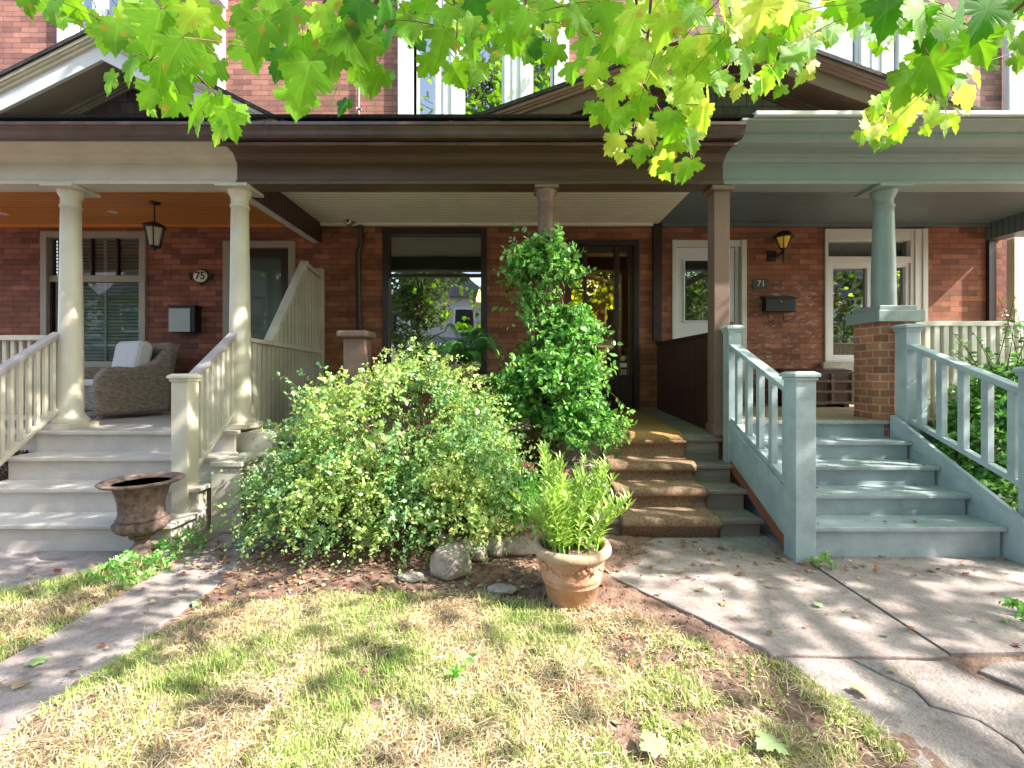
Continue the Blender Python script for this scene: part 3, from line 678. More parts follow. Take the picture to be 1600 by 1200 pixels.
# party partition (cream side)
m = MB()
YS = [(4.56, 1.66), (4.95, 1.655), (5.76, 2.68), (6.19, 2.62), (6.19, -.0), (4.56, -.0)]
m.prismX(YS, -2.645, -2.62)
P75 = m.build('party_screen', M['cream_part'], H75)
m = MB(); m.prismX([(4.5, 1.66), (4.5, 1.70), (6.19, 1.655), (6.19, 1.60)], -2.68, -2.588)
m.beam((-2.635, 4.93, 1.68), (-2.635, 5.79, 2.75), .10, .05); m.beam((-2.635, 5.74, 2.725), (-2.635, 6.2, 2.655), .09, .04)
m.box(-2.69, -2.585, 6.19, 6.28, .8, 2.76)
m.build('screen_trim', M['cream_plain'], P75, bevel=.004)
# recessed lights
for xx, yy in ((176, 331), (5, 334)):
    Yl = (3.385-CAMH)*FPX/(HOR-yy)
    MB().lathe(px(xx, Yl), Yl, [(.052, 3.381), (.052, 3.386)], 24).build('recessed_light', M['white'], H75)

# ------------------------------------------------------------------ HOUSE 73 (middle, brown)
H73 = thing('row_house', 'brick row house in the middle with dark brown porch and bushy shrub in front', 'house', (-.3, 5, 0))
XB = 2.04
win73 = (wx(598), wx(761), 1.32, wz(357)); door73 = (wx(884), wx(999), .84, wz(374))
up73 = (wx(623), wx(888), 4.45, 7.1)
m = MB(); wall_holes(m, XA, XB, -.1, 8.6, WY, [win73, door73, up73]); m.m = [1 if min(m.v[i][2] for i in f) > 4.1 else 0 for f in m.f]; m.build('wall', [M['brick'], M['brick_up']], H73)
f = MB(); frame(f, *win73, WY-.02, WY+.12, .085); f.box(win73[0]+.085, win73[1]-.085, WY+.03, WY+.10, wz(432), wz(427))
W = f.build('window', M['brown_dark'], H73, bevel=.004)
pane(W, win73[0]+.08, win73[1]-.08, 1.39, wz(431), WY+.06, M['glass73']); pane(W, win73[0]+.08, win73[1]-.08, wz(428), win73[3]-.08, WY+.06)
MB().box(win73[0]+.08, win73[1]-.08, WY+.13, WY+.14, wz(425), win73[3]-.08).build('blind', M['room_light'], W)
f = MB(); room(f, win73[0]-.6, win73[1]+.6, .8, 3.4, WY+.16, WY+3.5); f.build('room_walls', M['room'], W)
MB().box(win73[0]-.05, win73[1]+.05, WY-.08, WY-.003, 1.24, 1.318).build('sill', M['stone'], W, bevel=.006)
lampx, lampY = px(749, WY+1.6), WY+1.6
pl = thing('pendant_lamp', 'small glowing pendant lamp hanging inside the big middle window', 'lamp', (lampx, lampY, pz(455, lampY)))
MB().lathe(lampx, lampY, [(.01, pz(452, lampY)), (.03, pz(458, lampY)), (.06, pz(467, lampY)), (.055, pz(471, lampY)), (.03, pz(472, lampY))], 20).build('lamp_shade', M['bulb'], pl)
MB().tube([(lampx, lampY, pz(447, lampY)), (lampx, lampY, 3.35)], .006).build('cord', M['brass'], pl)
# door with side lights
f = MB(); d0, d1, e0, e1 = door73
frame(f, d0, d1, e0-.08, e1, WY-.01, WY+.14, .075)
f.box(wx(912), wx(917.5), WY+.02, WY+.12, e0, e1-.075); f.box(wx(961), wx(968), WY+.02, WY+.12, e0, e1-.075)
D = f.build('door', M['brown_dark'], H73, bevel=.005)
f = MB()
f.box(wx(917.6), wx(960.9), WY+.04, WY+.09, e0, wz(592)); f.box(wx(917.6), wx(960.9), WY+.04, WY+.09, wz(394), e1-.077)
f.box(wx(917.6), wx(960.9), WY+.04, WY+.09, wz(512), wz(506)); f.box(wx(924), wx(956), WY+.03, WY+.041, wz(626), wz(598))
f.box(wx(968.1), wx(990), WY+.04, WY+.09, e0, wz(588)); f.box(wx(968.1), wx(990), WY+.04, WY+.09, wz(394), e1-.077)
f.box(wx(893), wx(911.9), WY+.04, WY+.09, e0, wz(560)); f.box(wx(893), wx(911.9), WY+.04, WY+.09, wz(394), e1-.077)
f.box(wx(984), wx(992), WY+.03, WY+.10, wz(588), wz(394))
f.build('door_leaf', M['brown_dark'], D, bevel=.004)
pane(D, wx(893), wx(912), wz(560), wz(394), WY+.065, M['glassdoor'])
pane(D, wx(917), wx(961), wz(592), wz(394), WY+.065, M['glassdoor'])
pane(D, wx(968), wx(985), wz(588), wz(394), WY+.065, M['glassdoor'])
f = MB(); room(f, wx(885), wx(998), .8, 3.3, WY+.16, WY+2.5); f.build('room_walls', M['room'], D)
q = MB(); q.lathe(0, 0, [(.0, 0), (.035, 0), (.04, .006), (.02, .012), (.0, .013)], 18); q.v = [(wx(975.5)+a, WY+.062-c_, wz(560)+b_) for a, b_, c_ in q.v]
q.build('door_bell', M['enamel'], D)
MB().box(wx(970.5), wx(981), WY+.052, WY+.06, wz(574), wz(567)).build('notice', M['white'], D)
MB().box(wx(971), wx(980.5), WY+.052, WY+.06, wz(586), wz(577)).build('notice', M['stone'], D)
white_window(H73, *up73, [(wx(681), wx(722)), (wx(788), wx(829))], [(wx(651), wx(681)), (wx(722), wx(788)), (wx(829), wx(864))], blind=[(wx(831), wx(858))])
MB().prismX(PROF, XA, XB).build('entablature', M['brown'], H73, bevel=.002)
g = MB().prismX(GUT, XA-.159, XB+.02); g.build('gutter', M['gutter'], H73)
for xs_ in (-2.2, -.55, 1.1):
    MB().prismX([(y-.004 if y < 4.12 else y-.001, z-.003 if z < 3.5 else z+.003) for y, z in GUT], xs_, xs_+.03).build('gutter_seam', M['gutter'], H73)
# dented flashing strip under the gutter
V = []; F = []; n = 90
for i in range(n+1):
    x = XA-.02+(XB-XA+.02)*i/n; d = .010*noise.noise(Vector((x*2.3, 0, 0)))+.006*noise.noise(Vector((x*7, 3, 0)))
    V += [(x, 4.128, 3.452), (x, 4.105+d, 3.435), (x, 4.125+d*.5, 3.405+d)]
for i in range(n): F += [(3*i, 3*i+1, 3*i+4, 3*i+3), (3*i+1, 3*i+2, 3*i+5, 3*i+4)]
q = MB().add(V, F, 0, True).build('flashing', M['flash'], H73); sm = q.modifiers.new('thick', 'SOLIDIFY'); sm.thickness = .003
MB().box(XA+.002, XB-.02, 4.582, WY-.001, 3.40, 3.42).build('porch_ceiling', M['cream_ceil'], H73)
MB().box(XA+.002, XB-.10, WY-.06, WY-.003, 3.365, 3.399).build('ceiling_trim', M['cream_ceil'], H73)
MB().box(XA-.10, XA+.0, 4.581, WY-.002, 3.135, 3.384, 0).box(XA+.0005, XA+.03, 4.581, WY-.003, 3.137, 3.399, 1).build('party_beam', [M['cream_plain'], M['brown_wall']], H73, bevel=.003)
roof_slope(H73, XA, XB)
MB().box(XA, XB, WY, 14, 8.6, 8.75).build('roof', M['roof'], H73)
gable(H73, px(1148, 4.1), 2.45, pz(40, 4.1), .36, 3.63, 4.1, 4.45, M['brown_post'], M['brown'], M['shingle_green'], M['brown'])
column(H73, px(853, 4.49), 4.49, .74, 3.17, .088, .078, M['brown_post'], cap=.115)
# square post at the party line
pst = MB().box(1.965, 2.115, 4.42, 4.575, .74, 3.169).build('porch_post', M['brown_post'], H73, bevel=.005)
MB().box(1.93, 2.15, 4.385, 4.61, 3.12, 3.168).build('post_cap', M['brown_post'], pst, bevel=.006); MB().box(1.95, 2.13, 4.405, 4.59, .741, .85).build('post_base', M['brown_post'], pst, bevel=.006)
HW = MB().box(2.01, 2.05, 4.576, WY-.002, .70, 1.72).build('party_screen', M['brown_wall'], H73)
MB().box(1.985, 2.075, 4.576, WY-.002, 1.721, 1.76).build('screen_trim', M['brown_dark'], HW, bevel=.004)
MB().box(1.94, 2.06, WY-.06, WY-.003, 1.77, 3.38).build('corner_board', M['brown_dark'], H73, bevel=.004)
# sloping porch deck and step flight
MB().prismX([(4.44, .745), (WY-.002, .838), (WY-.002, .79), (4.44, .70)], -2.6, 2.04).build('porch_floor', M['plank'], H73, bevel=.004)
MB().box(-2.28, .5, 4.5, 4.54, -.05, .70).build('porch_skirt', M['brown_wall'], H73)
S73 = steps(H73, .36, 2.05, [.16, .335, .50, .715], [3.69, 3.95, 4.20, 4.43], 4.5, M['plank'], M['plank'])
MB().box(.4, 2.0, 3.75, 4.5, -.05, .12).box(.4, 2.0, 4.01, 4.5, .12, .29).box(.4, 2.0, 4.26, 4.5, .29, .46).build('step_base', M['plank'], S73)
# pier at the left of the middle porch
pr = MB().box(px(542, 4.6), px(575, 4.6), 4.50, 4.71, 0, pz(529, 4.6)).build('porch_pier', M['brown_post'], H73, bevel=.006)
MB().prismZ([(px(534, 4.6), 4.44), (px(581, 4.6), 4.44), (px(581, 4.6), 4.77), (px(534, 4.6), 4.77)], pz(528.5, 4.6), pz(518, 4.6)).build('pier_cap', M['brown_post'], pr, bevel=.02)
# downspout and conduit
MB().tube([(wx(566), WY-.06, 3.36), (wx(566), WY-.06, 3.1), (wx(561), WY-.05, 3.0), (wx(565), WY-.05, 1.0), (wx(565), WY-.05, .84)], .035, 10).build('downspout', M['brown_dark'], H73)
cd = MB().tube([(wx(562), WY-.03, 4.3), (wx(562), WY-.03, wz(60)), (wx(556), WY-.06, wz(40))], .013, 8).tube([(wx(562)-.03, WY-.03, wz(172)), (wx(562)+.03, WY-.03, wz(172))], .02, 8)
cd.build('conduit', M['conduit'], H73)
MB().tube([(wx(554), WY-.10, wz(45)), (wx(556), WY-.12, wz(10))], .028, 10).box(wx(579), wx(588), WY-.08, WY-.003, wz(42), wz(16)).tube([(wx(560), WY-.1, wz(6)), (wx(590), WY-.14, wz(10))], .012, 8).build('cable_bracket', M['conduit'], H73)

# ------------------------------------------------------------------ HOUSE 71 (right, sage)
H71 = thing('row_house', 'brick row house at right with sage green porch and number 71', 'house', (4.2, 5, 0))
XC = 6.55
win71 = (wx(1288), wx(1447), wz(566), wz(358)); door71 = (wx(1050), wx(1166), .86, wz(375)); up71 = (wx(1160), wx(1422), 4.45, 7.1)
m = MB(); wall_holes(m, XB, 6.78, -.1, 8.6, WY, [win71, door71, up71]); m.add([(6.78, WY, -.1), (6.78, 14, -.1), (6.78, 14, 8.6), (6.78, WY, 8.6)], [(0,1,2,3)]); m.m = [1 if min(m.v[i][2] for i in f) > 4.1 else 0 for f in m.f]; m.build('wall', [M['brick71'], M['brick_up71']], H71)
f = MB(); x0, x1, z0, z1 = win71
f.box(x0, x0+.045, WY-.02, WY+.12, z0, z1); f.box(x1-.23, x1, WY-.02, WY+.12, z0, z1)
f.box(x0+.045, x1-.23, WY-.02, WY+.12, wz(376), z1); f.box(x0+.045, x1-.23, WY-.02, WY+.12, wz(411), wz(401)); f.box(x0+.045, x1-.23, WY-.02, WY+.12, z0, z0+.03)
f.box(x1-.18, x1-.15, WY-.035, WY-.021, z0, z1-.02); f.box(x1-.07, x1-.0, WY-.035, WY-.021, z0, z1)
f.box(wx(1362), wx(1374), WY-.015, WY+.11, z0+.031, wz(411.1))
W = f.build('window', M['white_warm'], H71, bevel=.005)
f = MB(); frame(f, x0+.045, wx(1362)-.001, z0+.031, wz(411.1), WY-.012, WY+.08, .07)
frame(f, wx(1374)+.001, x1-.231, z0+.031, wz(411.1), WY+.0, WY+.08, .05); f.build('sash', M['white'], W, bevel=.004)
pane(W, x0+.1, wx(1356), z0+.08, wz(415), WY+.03); pane(W, wx(1378), x1-.26, z0+.06, wz(415), WY+.05); pane(W, x0+.04, x1-.23, wz(402), wz(375), WY+.05)
f = MB(); room(f, x0, x1, z0, z1, WY+.16, WY+2); f.build('room_walls', M['room'], W)
f = MB()
for k in range(40):
    a = x0+.03+k*(x1-x0-.1)/40; f.add([(a, WY+.13+.02*(k % 2), wz(403)), (a+(x1-x0-.1)/40, WY+.13+.02*((k+1) % 2), wz(403)), (a+(x1-x0-.1)/40, WY+.13+.02*((k+1) % 2), wz(372)), (a, WY+.13+.02*(k % 2), wz(372))], [(0,1,2,3)])
f.build('curtain', M['room_light'], W)
MB().box(x0-.07, x1+.02, WY-.07, WY-.003, z0-.13, z0-.002).build('sill', M['stone'], W, bevel=.012)
# door
f = MB(); x0, x1, z0, z1 = door71
f.prismY([(x0, z0-.05), (x1, z0-.05), (x1, z1), ((x0+x1)/2+.1, z1+.045), ((x0+x1)/2-.1, z1+.045), (x0, z1)], WY+.06, WY+.10)
f.box(x0, x0+.06, WY-.02, WY+.059, z0-.05, z1); f.box(x1-.07, x1, WY-.02, WY+.059, z0-.05, z1); f.box(x1-.14, x1-.09, WY+.03, WY+.059, z0, z1-.08)
f.box(x0+.06, x1-.07, WY+.0, WY+.059, z1-.09, z1)
D = f.build('door', M['white_warm'], H71, bevel=.004)
f = MB(); gx0, gx1, gz0, gz1 = wx(1069), wx(1128), wz(503), wz(404)
f.box(x0+.07, x1-.15, WY+.036, WY+.059, z0, gz0-.0); f.box(x0+.07, gx0, WY+.036, WY+.059, gz0, gz1); f.box(gx1, x1-.15, WY+.036, WY+.059, gz0, gz1); f.box(x0+.07, x1-.15, WY+.036, WY+.059, gz1, z1-.1)
frame(f, gx0-.0, gx1, gz0, gz1, WY+.02, WY+.035, .022)
f.build('door_leaf', M['white'], D, bevel=.004)
MB().box(gx0, gx1, WY+.056, WY+.0585, gz0, gz1).build('room_walls', M['room'], D); pane(D, gx0, gx1, gz0, gz1, WY+.045)
q = MB().ball((wx(1143), WY-.02, wz(506)), .03).tube([(wx(1143), WY+.04, wz(506)), (wx(1143), WY-.02, wz(506))], .014, 8); q.build('handle', M['brass'], D)
white_window(H71, *up71, [(wx(1342), wx(1392))], [(wx(1182), wx(1342)), (wx(1392), wx(1402))])
MB().prismX(PROFT, XB+.001, 7.0).build('entablature', M['teal'], H71, bevel=.002)
MB().prismX([(4.05, 3.62), (4.0, 3.625), (4.0, 3.66), (4.06, 3.67), (4.4, 3.68), (4.4, 3.66)], px(1182, 4.0), 7.0).build('drip_edge', M['white'], H71, bevel=.003)
MB().box(XB-.019, XC, 4.582, WY-.001, 3.40, 3.42).build('porch_ceiling', M['teal_ceil'], H71)
MB().box(XB+.03, XC, WY-.05, WY-.003, 3.36, 3.399).build('ceiling_trim', M['teal_ceil'], H71)
MB().box(XC, XC+.2, 4.581, WY-.001, 3.17, 3.42).build('party_beam', M['teal_ceil'], H71, bevel=.004)
roof_slope(H71, XB, 7.0)
MB().box(XB, 6.78, WY, 14, 8.6, 8.75).build('roof', M['roof'], H71)
MB().box(wx(1540), wx(1551), WY-.05, WY-.003, .8, 3.17).build('corner_board', M['brown_dark'], H71)
MB().box(wx(1565), wx(1580), WY-.16, WY-.06, .0, 3.169).build('end_post', M['cream'], H71, bevel=.005)
MB().box(wx(1566), wx(1577), WY-.09, WY-.003, 4.2, 7.6).build('downspout', M['white'], H71, bevel=.01)
# pier and column
pr = MB().box(3.50, 3.84, 4.33, 4.66, -.02, 1.835).build('porch_pier', M['brick_pier'], H71)
MB().box(3.45, 3.89, 4.28, 4.71, 1.836, 1.945).box(3.49, 3.85, 4.32, 4.67, 1.946, 1.995).build('pier_cap', M['teal'], pr, bevel=.006)
column(H71, 3.67, 4.495, 1.996, 3.17, .102, .082, M['teal'], base=False, cap=.16)
MB().box(2.09, 6.8, 4.30, WY-.002, .87, .905).build('porch_floor', M['porchfloor'], H71, bevel=.006)
MB().box(3.86, 6.8, 4.37, 4.40, 0, .865).build('porch_skirt', M['teal'], H71)
S71 = steps(H71, 2.13, 3.56, [.25, .415, .58, .745, .9], [3.265, 3.52, 3.775, 4.04, 4.295], 4.33, M['teal_step'], M['teal_step'])
for k, (za, ya) in enumerate(((.2, 3.345), (.37, 3.59), (.53, 3.85), (.70, 4.115))): MB().box(2.16, 3.53, ya, 4.33, -.05 if k == 0 else (.2, .37, .53)[k-1]+.001, za).build('step_base', M['teal_step'], S71)
MB().prismX([(3.10, .0), (3.10, .285), (3.18, .335), (4.26, .955), (4.292, .955), (4.292, .60), (3.42, .0)], 3.562, 3.60).build('stringer', M['teal_rail'], S71, bevel=.004)
# left railing with wide skirt board
r4 = railing(H71)
newel(r4, 2.085, 3.30, .0, 1.365, .145, M['teal_rail']); newel(r4, 2.10, 4.345, .45, 1.80, .12, M['teal_rail'])
rail_run(r4, (2.095, 4.30), (2.085, 3.36), 1.63, 1.235, .93, .52, 5, M['teal_rail'], M['teal_rail'], .048, .10, .045)
MB().prismX([(3.372, .10), (3.372, .45), (4.29, .87), (4.29, .52)], 2.05, 2.075).build('skirt_board', M['teal_rail'], r4, bevel=.004)
MB().sloped((2.115, 3.37, .455), (2.12, 4.29, .87), .13, .03).build('skirt_cap', M['teal_rail'], r4, bevel=.004)
MB().prismX([(3.36, .02), (3.36, .10), (4.25, .53), (4.25, .44)], 2.04, 2.078).build('footing_board', M['redwood'], r4)
r5 = railing(H71)
newel(r5, 3.68, 4.235, .60, 1.80, .13, M['teal_rail']); newel(r5, 3.70, 3.20, .0, 1.40, .135, M['teal_rail'])
rail_run(r5, (3.68, 4.18), (3.70, 3.26), 1.62, 1.24, .93, .56, 5, M['teal_rail'], M['teal_rail'], .052, .10, .05)
r6 = bpy.data.objects.new('porch_railing', None); COL.objects.link(r6); setp(r6, H71)
rail_run(r6, (3.86, 4.50), (6.7, 4.50), 1.86, 1.86, .80, .80, 31, M['white_warm'], M['white_warm'], .05, .07, .05)
# neighbour beyond
HN = thing('row_house', 'dusky red brick house glimpsed past the right end of the sage porch', 'house', (9, 6.5, 0))
m = MB(); nw_ = (7.05, 8.5, 4.8, 6.9)
wall_holes(m, 6.88, 14, -.1, 9, 6.4, [nw_]); m.add([(6.88, 6.4, -.1), (6.88, 14, -.1), (6.88, 14, 9), (6.88, 6.4, 9)], [(0,1,2,3)]); m.build('wall', M['brick_far'], HN)
f = MB(); frame(f, *nw_, 6.42, 6.5, .06); wn = f.build('window', M['brown_dark'], HN); pane(wn, 7.1, 8.45, 4.85, 6.85, 6.46)
MB().box(7.05, 8.5, 6.53, 6.6, 4.8, 6.9).build('backing', M['room'], wn); MB().box(6.88, 14, 6.4, 14, 9, 9.15).build('roof', M['roof'], HN)

# ------------------------------------------------------------------ fixtures and furniture
# hanging lantern at 75
Yq = 5.45; lx = px(241.5, Yq)
L = thing('hanging_lantern', 'black six sided lantern hanging from the cedar porch ceiling', 'lantern', (lx, Yq, 3.384))
MB().lathe(lx, Yq, [(.06, 3.384), (.06, 3.374), (.02, 3.355)], 20).tube([(lx, Yq, 3.36), (lx, Yq, pz(347, Yq))], .008).build('stem', M['iron'], L)
zt, zb = pz(347, Yq), pz(391, Yq)
MB().lathe(lx, Yq, [(.03, zt), (.075, zt-.02), (.125, zt-.05), (.13, zt-.065), (.10, zt-.07)], 6).build('lantern_cap', M['iron'], L)
MB().lathe(lx, Yq, [(.06, zb+.05), (.10, zt-.075)], 6).build('lantern_glass', M['lampglass'], L)
m = MB()
for k in range(6):
    a = PI/3*k; m.tube([(lx+.062*math.cos(a), Yq+.062*math.sin(a), zb+.05), (lx+.104*math.cos(a), Yq+.104*math.sin(a), zt-.07)], .007, 5)
m.lathe(lx, Yq, [(.0, zb-.01), (.015, zb), (.03, zb+.02), (.07, zb+.035), (.07, zb+.05), (.03, zb+.052)], 6).build('lantern_frame', M['iron'], L)
# number plaque 75
cx, cz = wx(315), wz(432)
L = thing('number_plaque', 'oval cream house number plaque reading 75 in black scroll mount', 'sign', (cx, WY, cz))
q = MB(); q.lathe(0, 0, [(.0, 0), (.112, 0), (.115, .012), (.10, .02), (.0, .021)], 40); q.v = [(cx+a, WY-.003-c_, cz+b_*.88) for a, b_, c_ in q.v]; q.build('plaque_rim', M['iron'], L)
q = MB(); q.lathe(0, 0, [(.0, .0), (.098, .0), (.095, .006), (.0, .009)], 40); q.v = [(cx+a, WY-.0235-c_, cz+b_*.86) for a, b_, c_ in q.v]; q.build('plaque_face', M['enamel'], L)
text_part('75', .145, (cx, WY-.034, cz), M['metal_black'], L, ext=.001, bold=.002)
q = MB()
for s_ in (-1, 1):
    q.ball((cx+s_*.135, WY-.015, cz+.012), .03, 10, 6, sc=(1.1, .5, 1)); q.ball((cx+s_*.165, WY-.015, cz+.02), .018, 8, 6, sc=(1, .5, 1.6)); q.ball((cx+s_*.14, WY-.015, cz-.03), .02, 8, 6, sc=(1, .5, 1.4))
q.ball((cx, WY-.015, cz-.115), .018, 8, 6, sc=(1, .5, 1.3)); q.build('scroll_mount', M['iron'], L)
# mailbox 75
L = thing('mailbox', 'boxy steel mailbox with pale front on the wall under plaque 75', 'mailbox', (wx(296), WY, wz(520)))
MB().box(wx(277), wx(315), WY-.14, WY-.003, wz(520), wz(481)).build('box_body', M['metal_black'], L, bevel=.006)
MB().box(wx(276.5), wx(309), WY-.153, WY-.141, wz(520), wz(484)).build('front_plate', M['metal_grey'], L, bevel=.004)
MB().box(wx(275), wx(317), WY-.155, WY-.003, wz(481)+.001, wz(479)).build('lid', M['metal_black'], L, bevel=.003)
# wicker armchair, local frame: forward = -y
def chair():
    L = thing('wicker_armchair', 'grey brown wicker armchair with white back cushion on left porch', 'armchair', (-4.83, 5.62, .81))
    rot = Matrix.Translation((-4.83, 5.62, .81)) @ Matrix.Rotation(R(-24), 4, 'Z')
    def put(mb): mb.v = [tuple(rot @ Vector(v)) for v in mb.v]; return mb
    put(MB().box(-.27, .27, -.37, .30, .10, .37)).build('seat', M['wicker'], L, bevel=.03)
    for s_ in (-1, 1):
        prof = [(-.40, .06), (-.42, .35), (-.40, .50), (-.33, .585), (-.20, .61), (-.02, .60), (.15, .66), (.28, .80), (.36, .86), (.40, .80), (.36, .4), (.34, .06)]
        x0, x1 = sorted((s_*.275, s_*.39)); put(MB().prismX(prof, x0, x1)).build('armrest', M['wicker'], L, bevel=.035)
    put(MB().prismX([(.22, .34), (.34, .90), (.38, .925), (.44, .91), (.47, .85), (.36, .30)], -.36, .36)).build('backrest', M['wicker'], L, bevel=.03)
    for a, b_ in ((-.33, -.36), (.33, -.36), (-.33, .31), (.33, .31)): put(MB().box(a-.022, a+.022, b_-.022, b_+.022, 0, .07)).build('leg', M['wicker'], L)
    put(MB().prismX([(-.36, .375), (-.37, .43), (-.34, .46), (.18, .46), (.2, .375)], -.265, .265)).build('seat_cushion', M['cushion'], L, bevel=.03)
    put(MB().prismX([(-.02, .45), (.06, .90), (.10, .93), (.17, .93), (.24, .88), (.17, .45)], -.27, .26)).build('back_cushion', M['cushion'], L, bevel=.045)
chair()
# security camera by the downspout
cx, cz, cy = wx(551), wz(352), WY-.16
L = thing('security_camera', 'round grey camera under the cream porch ceiling by black downspout', 'camera', (cx, WY, cz))
q = MB(); q.lathe(0, 0, [(.03, -.06), (.055, -.04), (.058, .02), (.05, .03)], 20); q.v = [(cx+a, cy-c_, cz+b_) for a, b_, c_ in q.v]; q.build('camera_body', M['conduit'], L)
q = MB(); q.lathe(0, 0, [(.0, .031), (.045, .031), (.044, .033), (0, .034)], 20); q.v = [(cx+a, cy-c_, cz+b_) for a, b_, c_ in q.v]; q.build('camera_face', M['enamel'], L)
q = MB(); q.lathe(0, 0, [(.0, .035), (.02, .035), (.018, .04), (0, .041)], 16); q.v = [(cx+a, cy-c_, cz+b_) for a, b_, c_ in q.v]; q.build('lens', M['metal_black'], L)
MB().tube([(cx+.02, cy+.04, cz), (cx+.07, WY-.05, cz+.03), (cx+.07, WY-.01, cz+.03)], .016, 8).box(cx+.03, cx+.11, WY-.03, WY-.003, cz-.03, cz+.09).build('bracket', M['iron'], L)
# wall lantern 71
cx = wx(1213); cy = WY-.17
L = thing('wall_lantern', 'black wall lantern with amber glass beside the white door', 'lantern', (cx, WY, wz(400)))
MB().box(wx(1198), wx(1211), WY-.02, WY-.003, wz(409), wz(392)).tube([(wx(1204), WY-.02, wz(402)), (wx(1206), WY-.12, wz(404)), (cx, cy, wz(396))], .013, 8).ball((wx(1208), WY-.06, wz(399)), .03, 10, 6).build('bracket', M['iron'], L)
MB().lathe(cx, cy, [(.045, wz(393)), (.10, wz(377))], 6).build('lantern_glass', M['amber'], L)
q = MB().lathe(cx, cy, [(.0, wz(414)), (.012, wz(412)), (.018, wz(400)), (.02, wz(396)), (.052, wz(394)), (.05, wz(393))], 6)
for k in range(6):
    a = PI/3*k; q.tube([(cx+.048*math.cos(a), cy+.048*math.sin(a), wz(393)), (cx+.103*math.cos(a), cy+.103*math.sin(a), wz(377))], .007, 5)
q.build('lantern_frame', M['iron'], L)
MB().lathe(cx, cy, [(.10, wz(377)), (.13, wz(376.5)), (.125, wz(375)), (.085, wz(371)), (.075, wz(368.5)), (.03, wz(367)), (.0, wz(366.5))], 12).build('lantern_cap', M['iron'], L)
# plate 71
L = thing('number_plate', 'dark green number plate reading 71 on the brick beside white door', 'sign', (wx(1187.5), WY, wz(443.5)))
MB().box(wx(1175.5), wx(1199.5), WY-.012, WY-.003, wz(451), wz(436)).build('plate', M['plate'], L, bevel=.003)
text_part('71', .115, (wx(1188.5), WY-.014, wz(443.5)), M['enamel'], L, ext=.001, bold=.0015)
# mailbox 71
L = thing('mailbox', 'black mailbox with peaked lid and newspaper hooks under plate 71', 'mailbox', (wx(1213), WY, wz(488)))
MB().box(wx(1190), wx(1236), WY-.11, WY-.003, wz(488), wz(468)).build('box_body', M['metal_black'], L, bevel=.005)
MB().prismX([(WY-.003, wz(463)), (WY-.13, wz(466.5)), (WY-.13, wz(468.5)), (WY-.118, wz(468.5)), (WY-.118, wz(467.9)), (WY-.003, wz(467.8))], wx(1188), wx(1239)).build('lid', M['metal_black'], L, bevel=.002)
q = MB()
for xx in (1197, 1221):
    x = wx(xx); q.tube([(x, WY-.05, wz(488)), (x, WY-.05, wz(500)), (x+.01, WY-.06, wz(503)), (x+.03, WY-.08, wz(503.5)), (x+.045, WY-.10, wz(501))], .006, 6)
q.build('paper_hooks', M['metal_black'], L); MB().ball((wx(1213), WY-.114, wz(473)), .012, 8, 6).build('latch', M['metal_grey'], L)
# blanket trunk on the right porch
tx0, tx1 = px(1216, 6.0), px(1317, 6.0)
L = thing('storage_trunk', 'brown slatted wooden trunk with curved lid on the right porch', 'trunk', ((tx0+tx1)/2, 6.0, .905))
MB().box(tx0, tx1, 5.80, 6.2, .94, 1.24).build('trunk_body', M['brown_wall'], L, bevel=.01)
MB().prismX([(5.79, 1.241), (5.79, 1.32), (5.85, 1.375), (6.0, 1.40), (6.15, 1.375), (6.21, 1.32), (6.21, 1.241)], tx0-.01, tx1+.01).build('lid', M['brown_wall'], L, bevel=.008)
q = MB()
for t in (.04, .33, .66, .96): x = tx0+(tx1-tx0)*t; q.box(x-.018, x+.018, 5.775, 5.789, .94, 1.33)
for z in (.95, 1.09, 1.22): q.box(tx0, tx1, 5.768, 5.774, z, z+.03)
q.build('straps', M['rust'], L)
for a in (tx0+.08, tx1-.08):
    MB().box(a-.03, a+.03, 5.82, 6.18, .905, .939).build('foot', M['iron'], L)
# coir runner over the steps
prof = []
T73 = [(.16, 3.69), (.335, 3.95), (.50, 4.20), (.715, 4.43)]
pts = [(3.705, .0), (3.70, .10), (3.675, .115)]
for k, (z, y) in enumerate(T73):
    pts += [(y-.022, z-.03), (y-.014, z+.004), (y+.01, z+.016)]
    if k < 3: pts += [(T73[k+1][1]+.0, z+.014), (T73[k+1][1]+.016, z+.025), (T73[k+1][1]+.014, T73[k+1][0]-.06), (T73[k+1][1]-.012, T73[k+1][0]-.048)]
def runner(x0, x1, pts, th, name, m):
    V = []; F = []; n = 24; K = len(pts)
    for i in range(n+1):
        x = x0+(x1-x0)*i/n
        for k, (y, z) in enumerate(pts):
            e = .008*noise.noise(Vector((x*6, k*.9, 2))); V.append((x+(e if i in (0, n) else 0), y-e*.6, z+abs(e)*.5))
    for i in range(n):
        for k in range(K-1): F.append((i*K+k, (i+1)*K+k, (i+1)*K+k+1, i*K+k+1))
    o = MB().add(V, F, 0, True).build(name, m); s_ = o.modifiers.new('thick', 'SOLIDIFY'); s_.thickness = th; s_.offset = 1
    return o
tag(runner(.88, 1.69, pts[:-3]+[(4.40, .50+.20)], .012, 'stair_runner', M['coir']), 'worn brown coir runner draped down the middle steps', 'stair runner')
tag(runner(.86, 1.66, [(4.425, .66), (4.41, .715), (4.42, .735), (4.46, .76), (5.0, .79), (5.7, .822), (6.18, .848)], .012, 'porch_mat', M['coir_gold']), 'golden brown mat running from the steps to the brown door', 'mat')

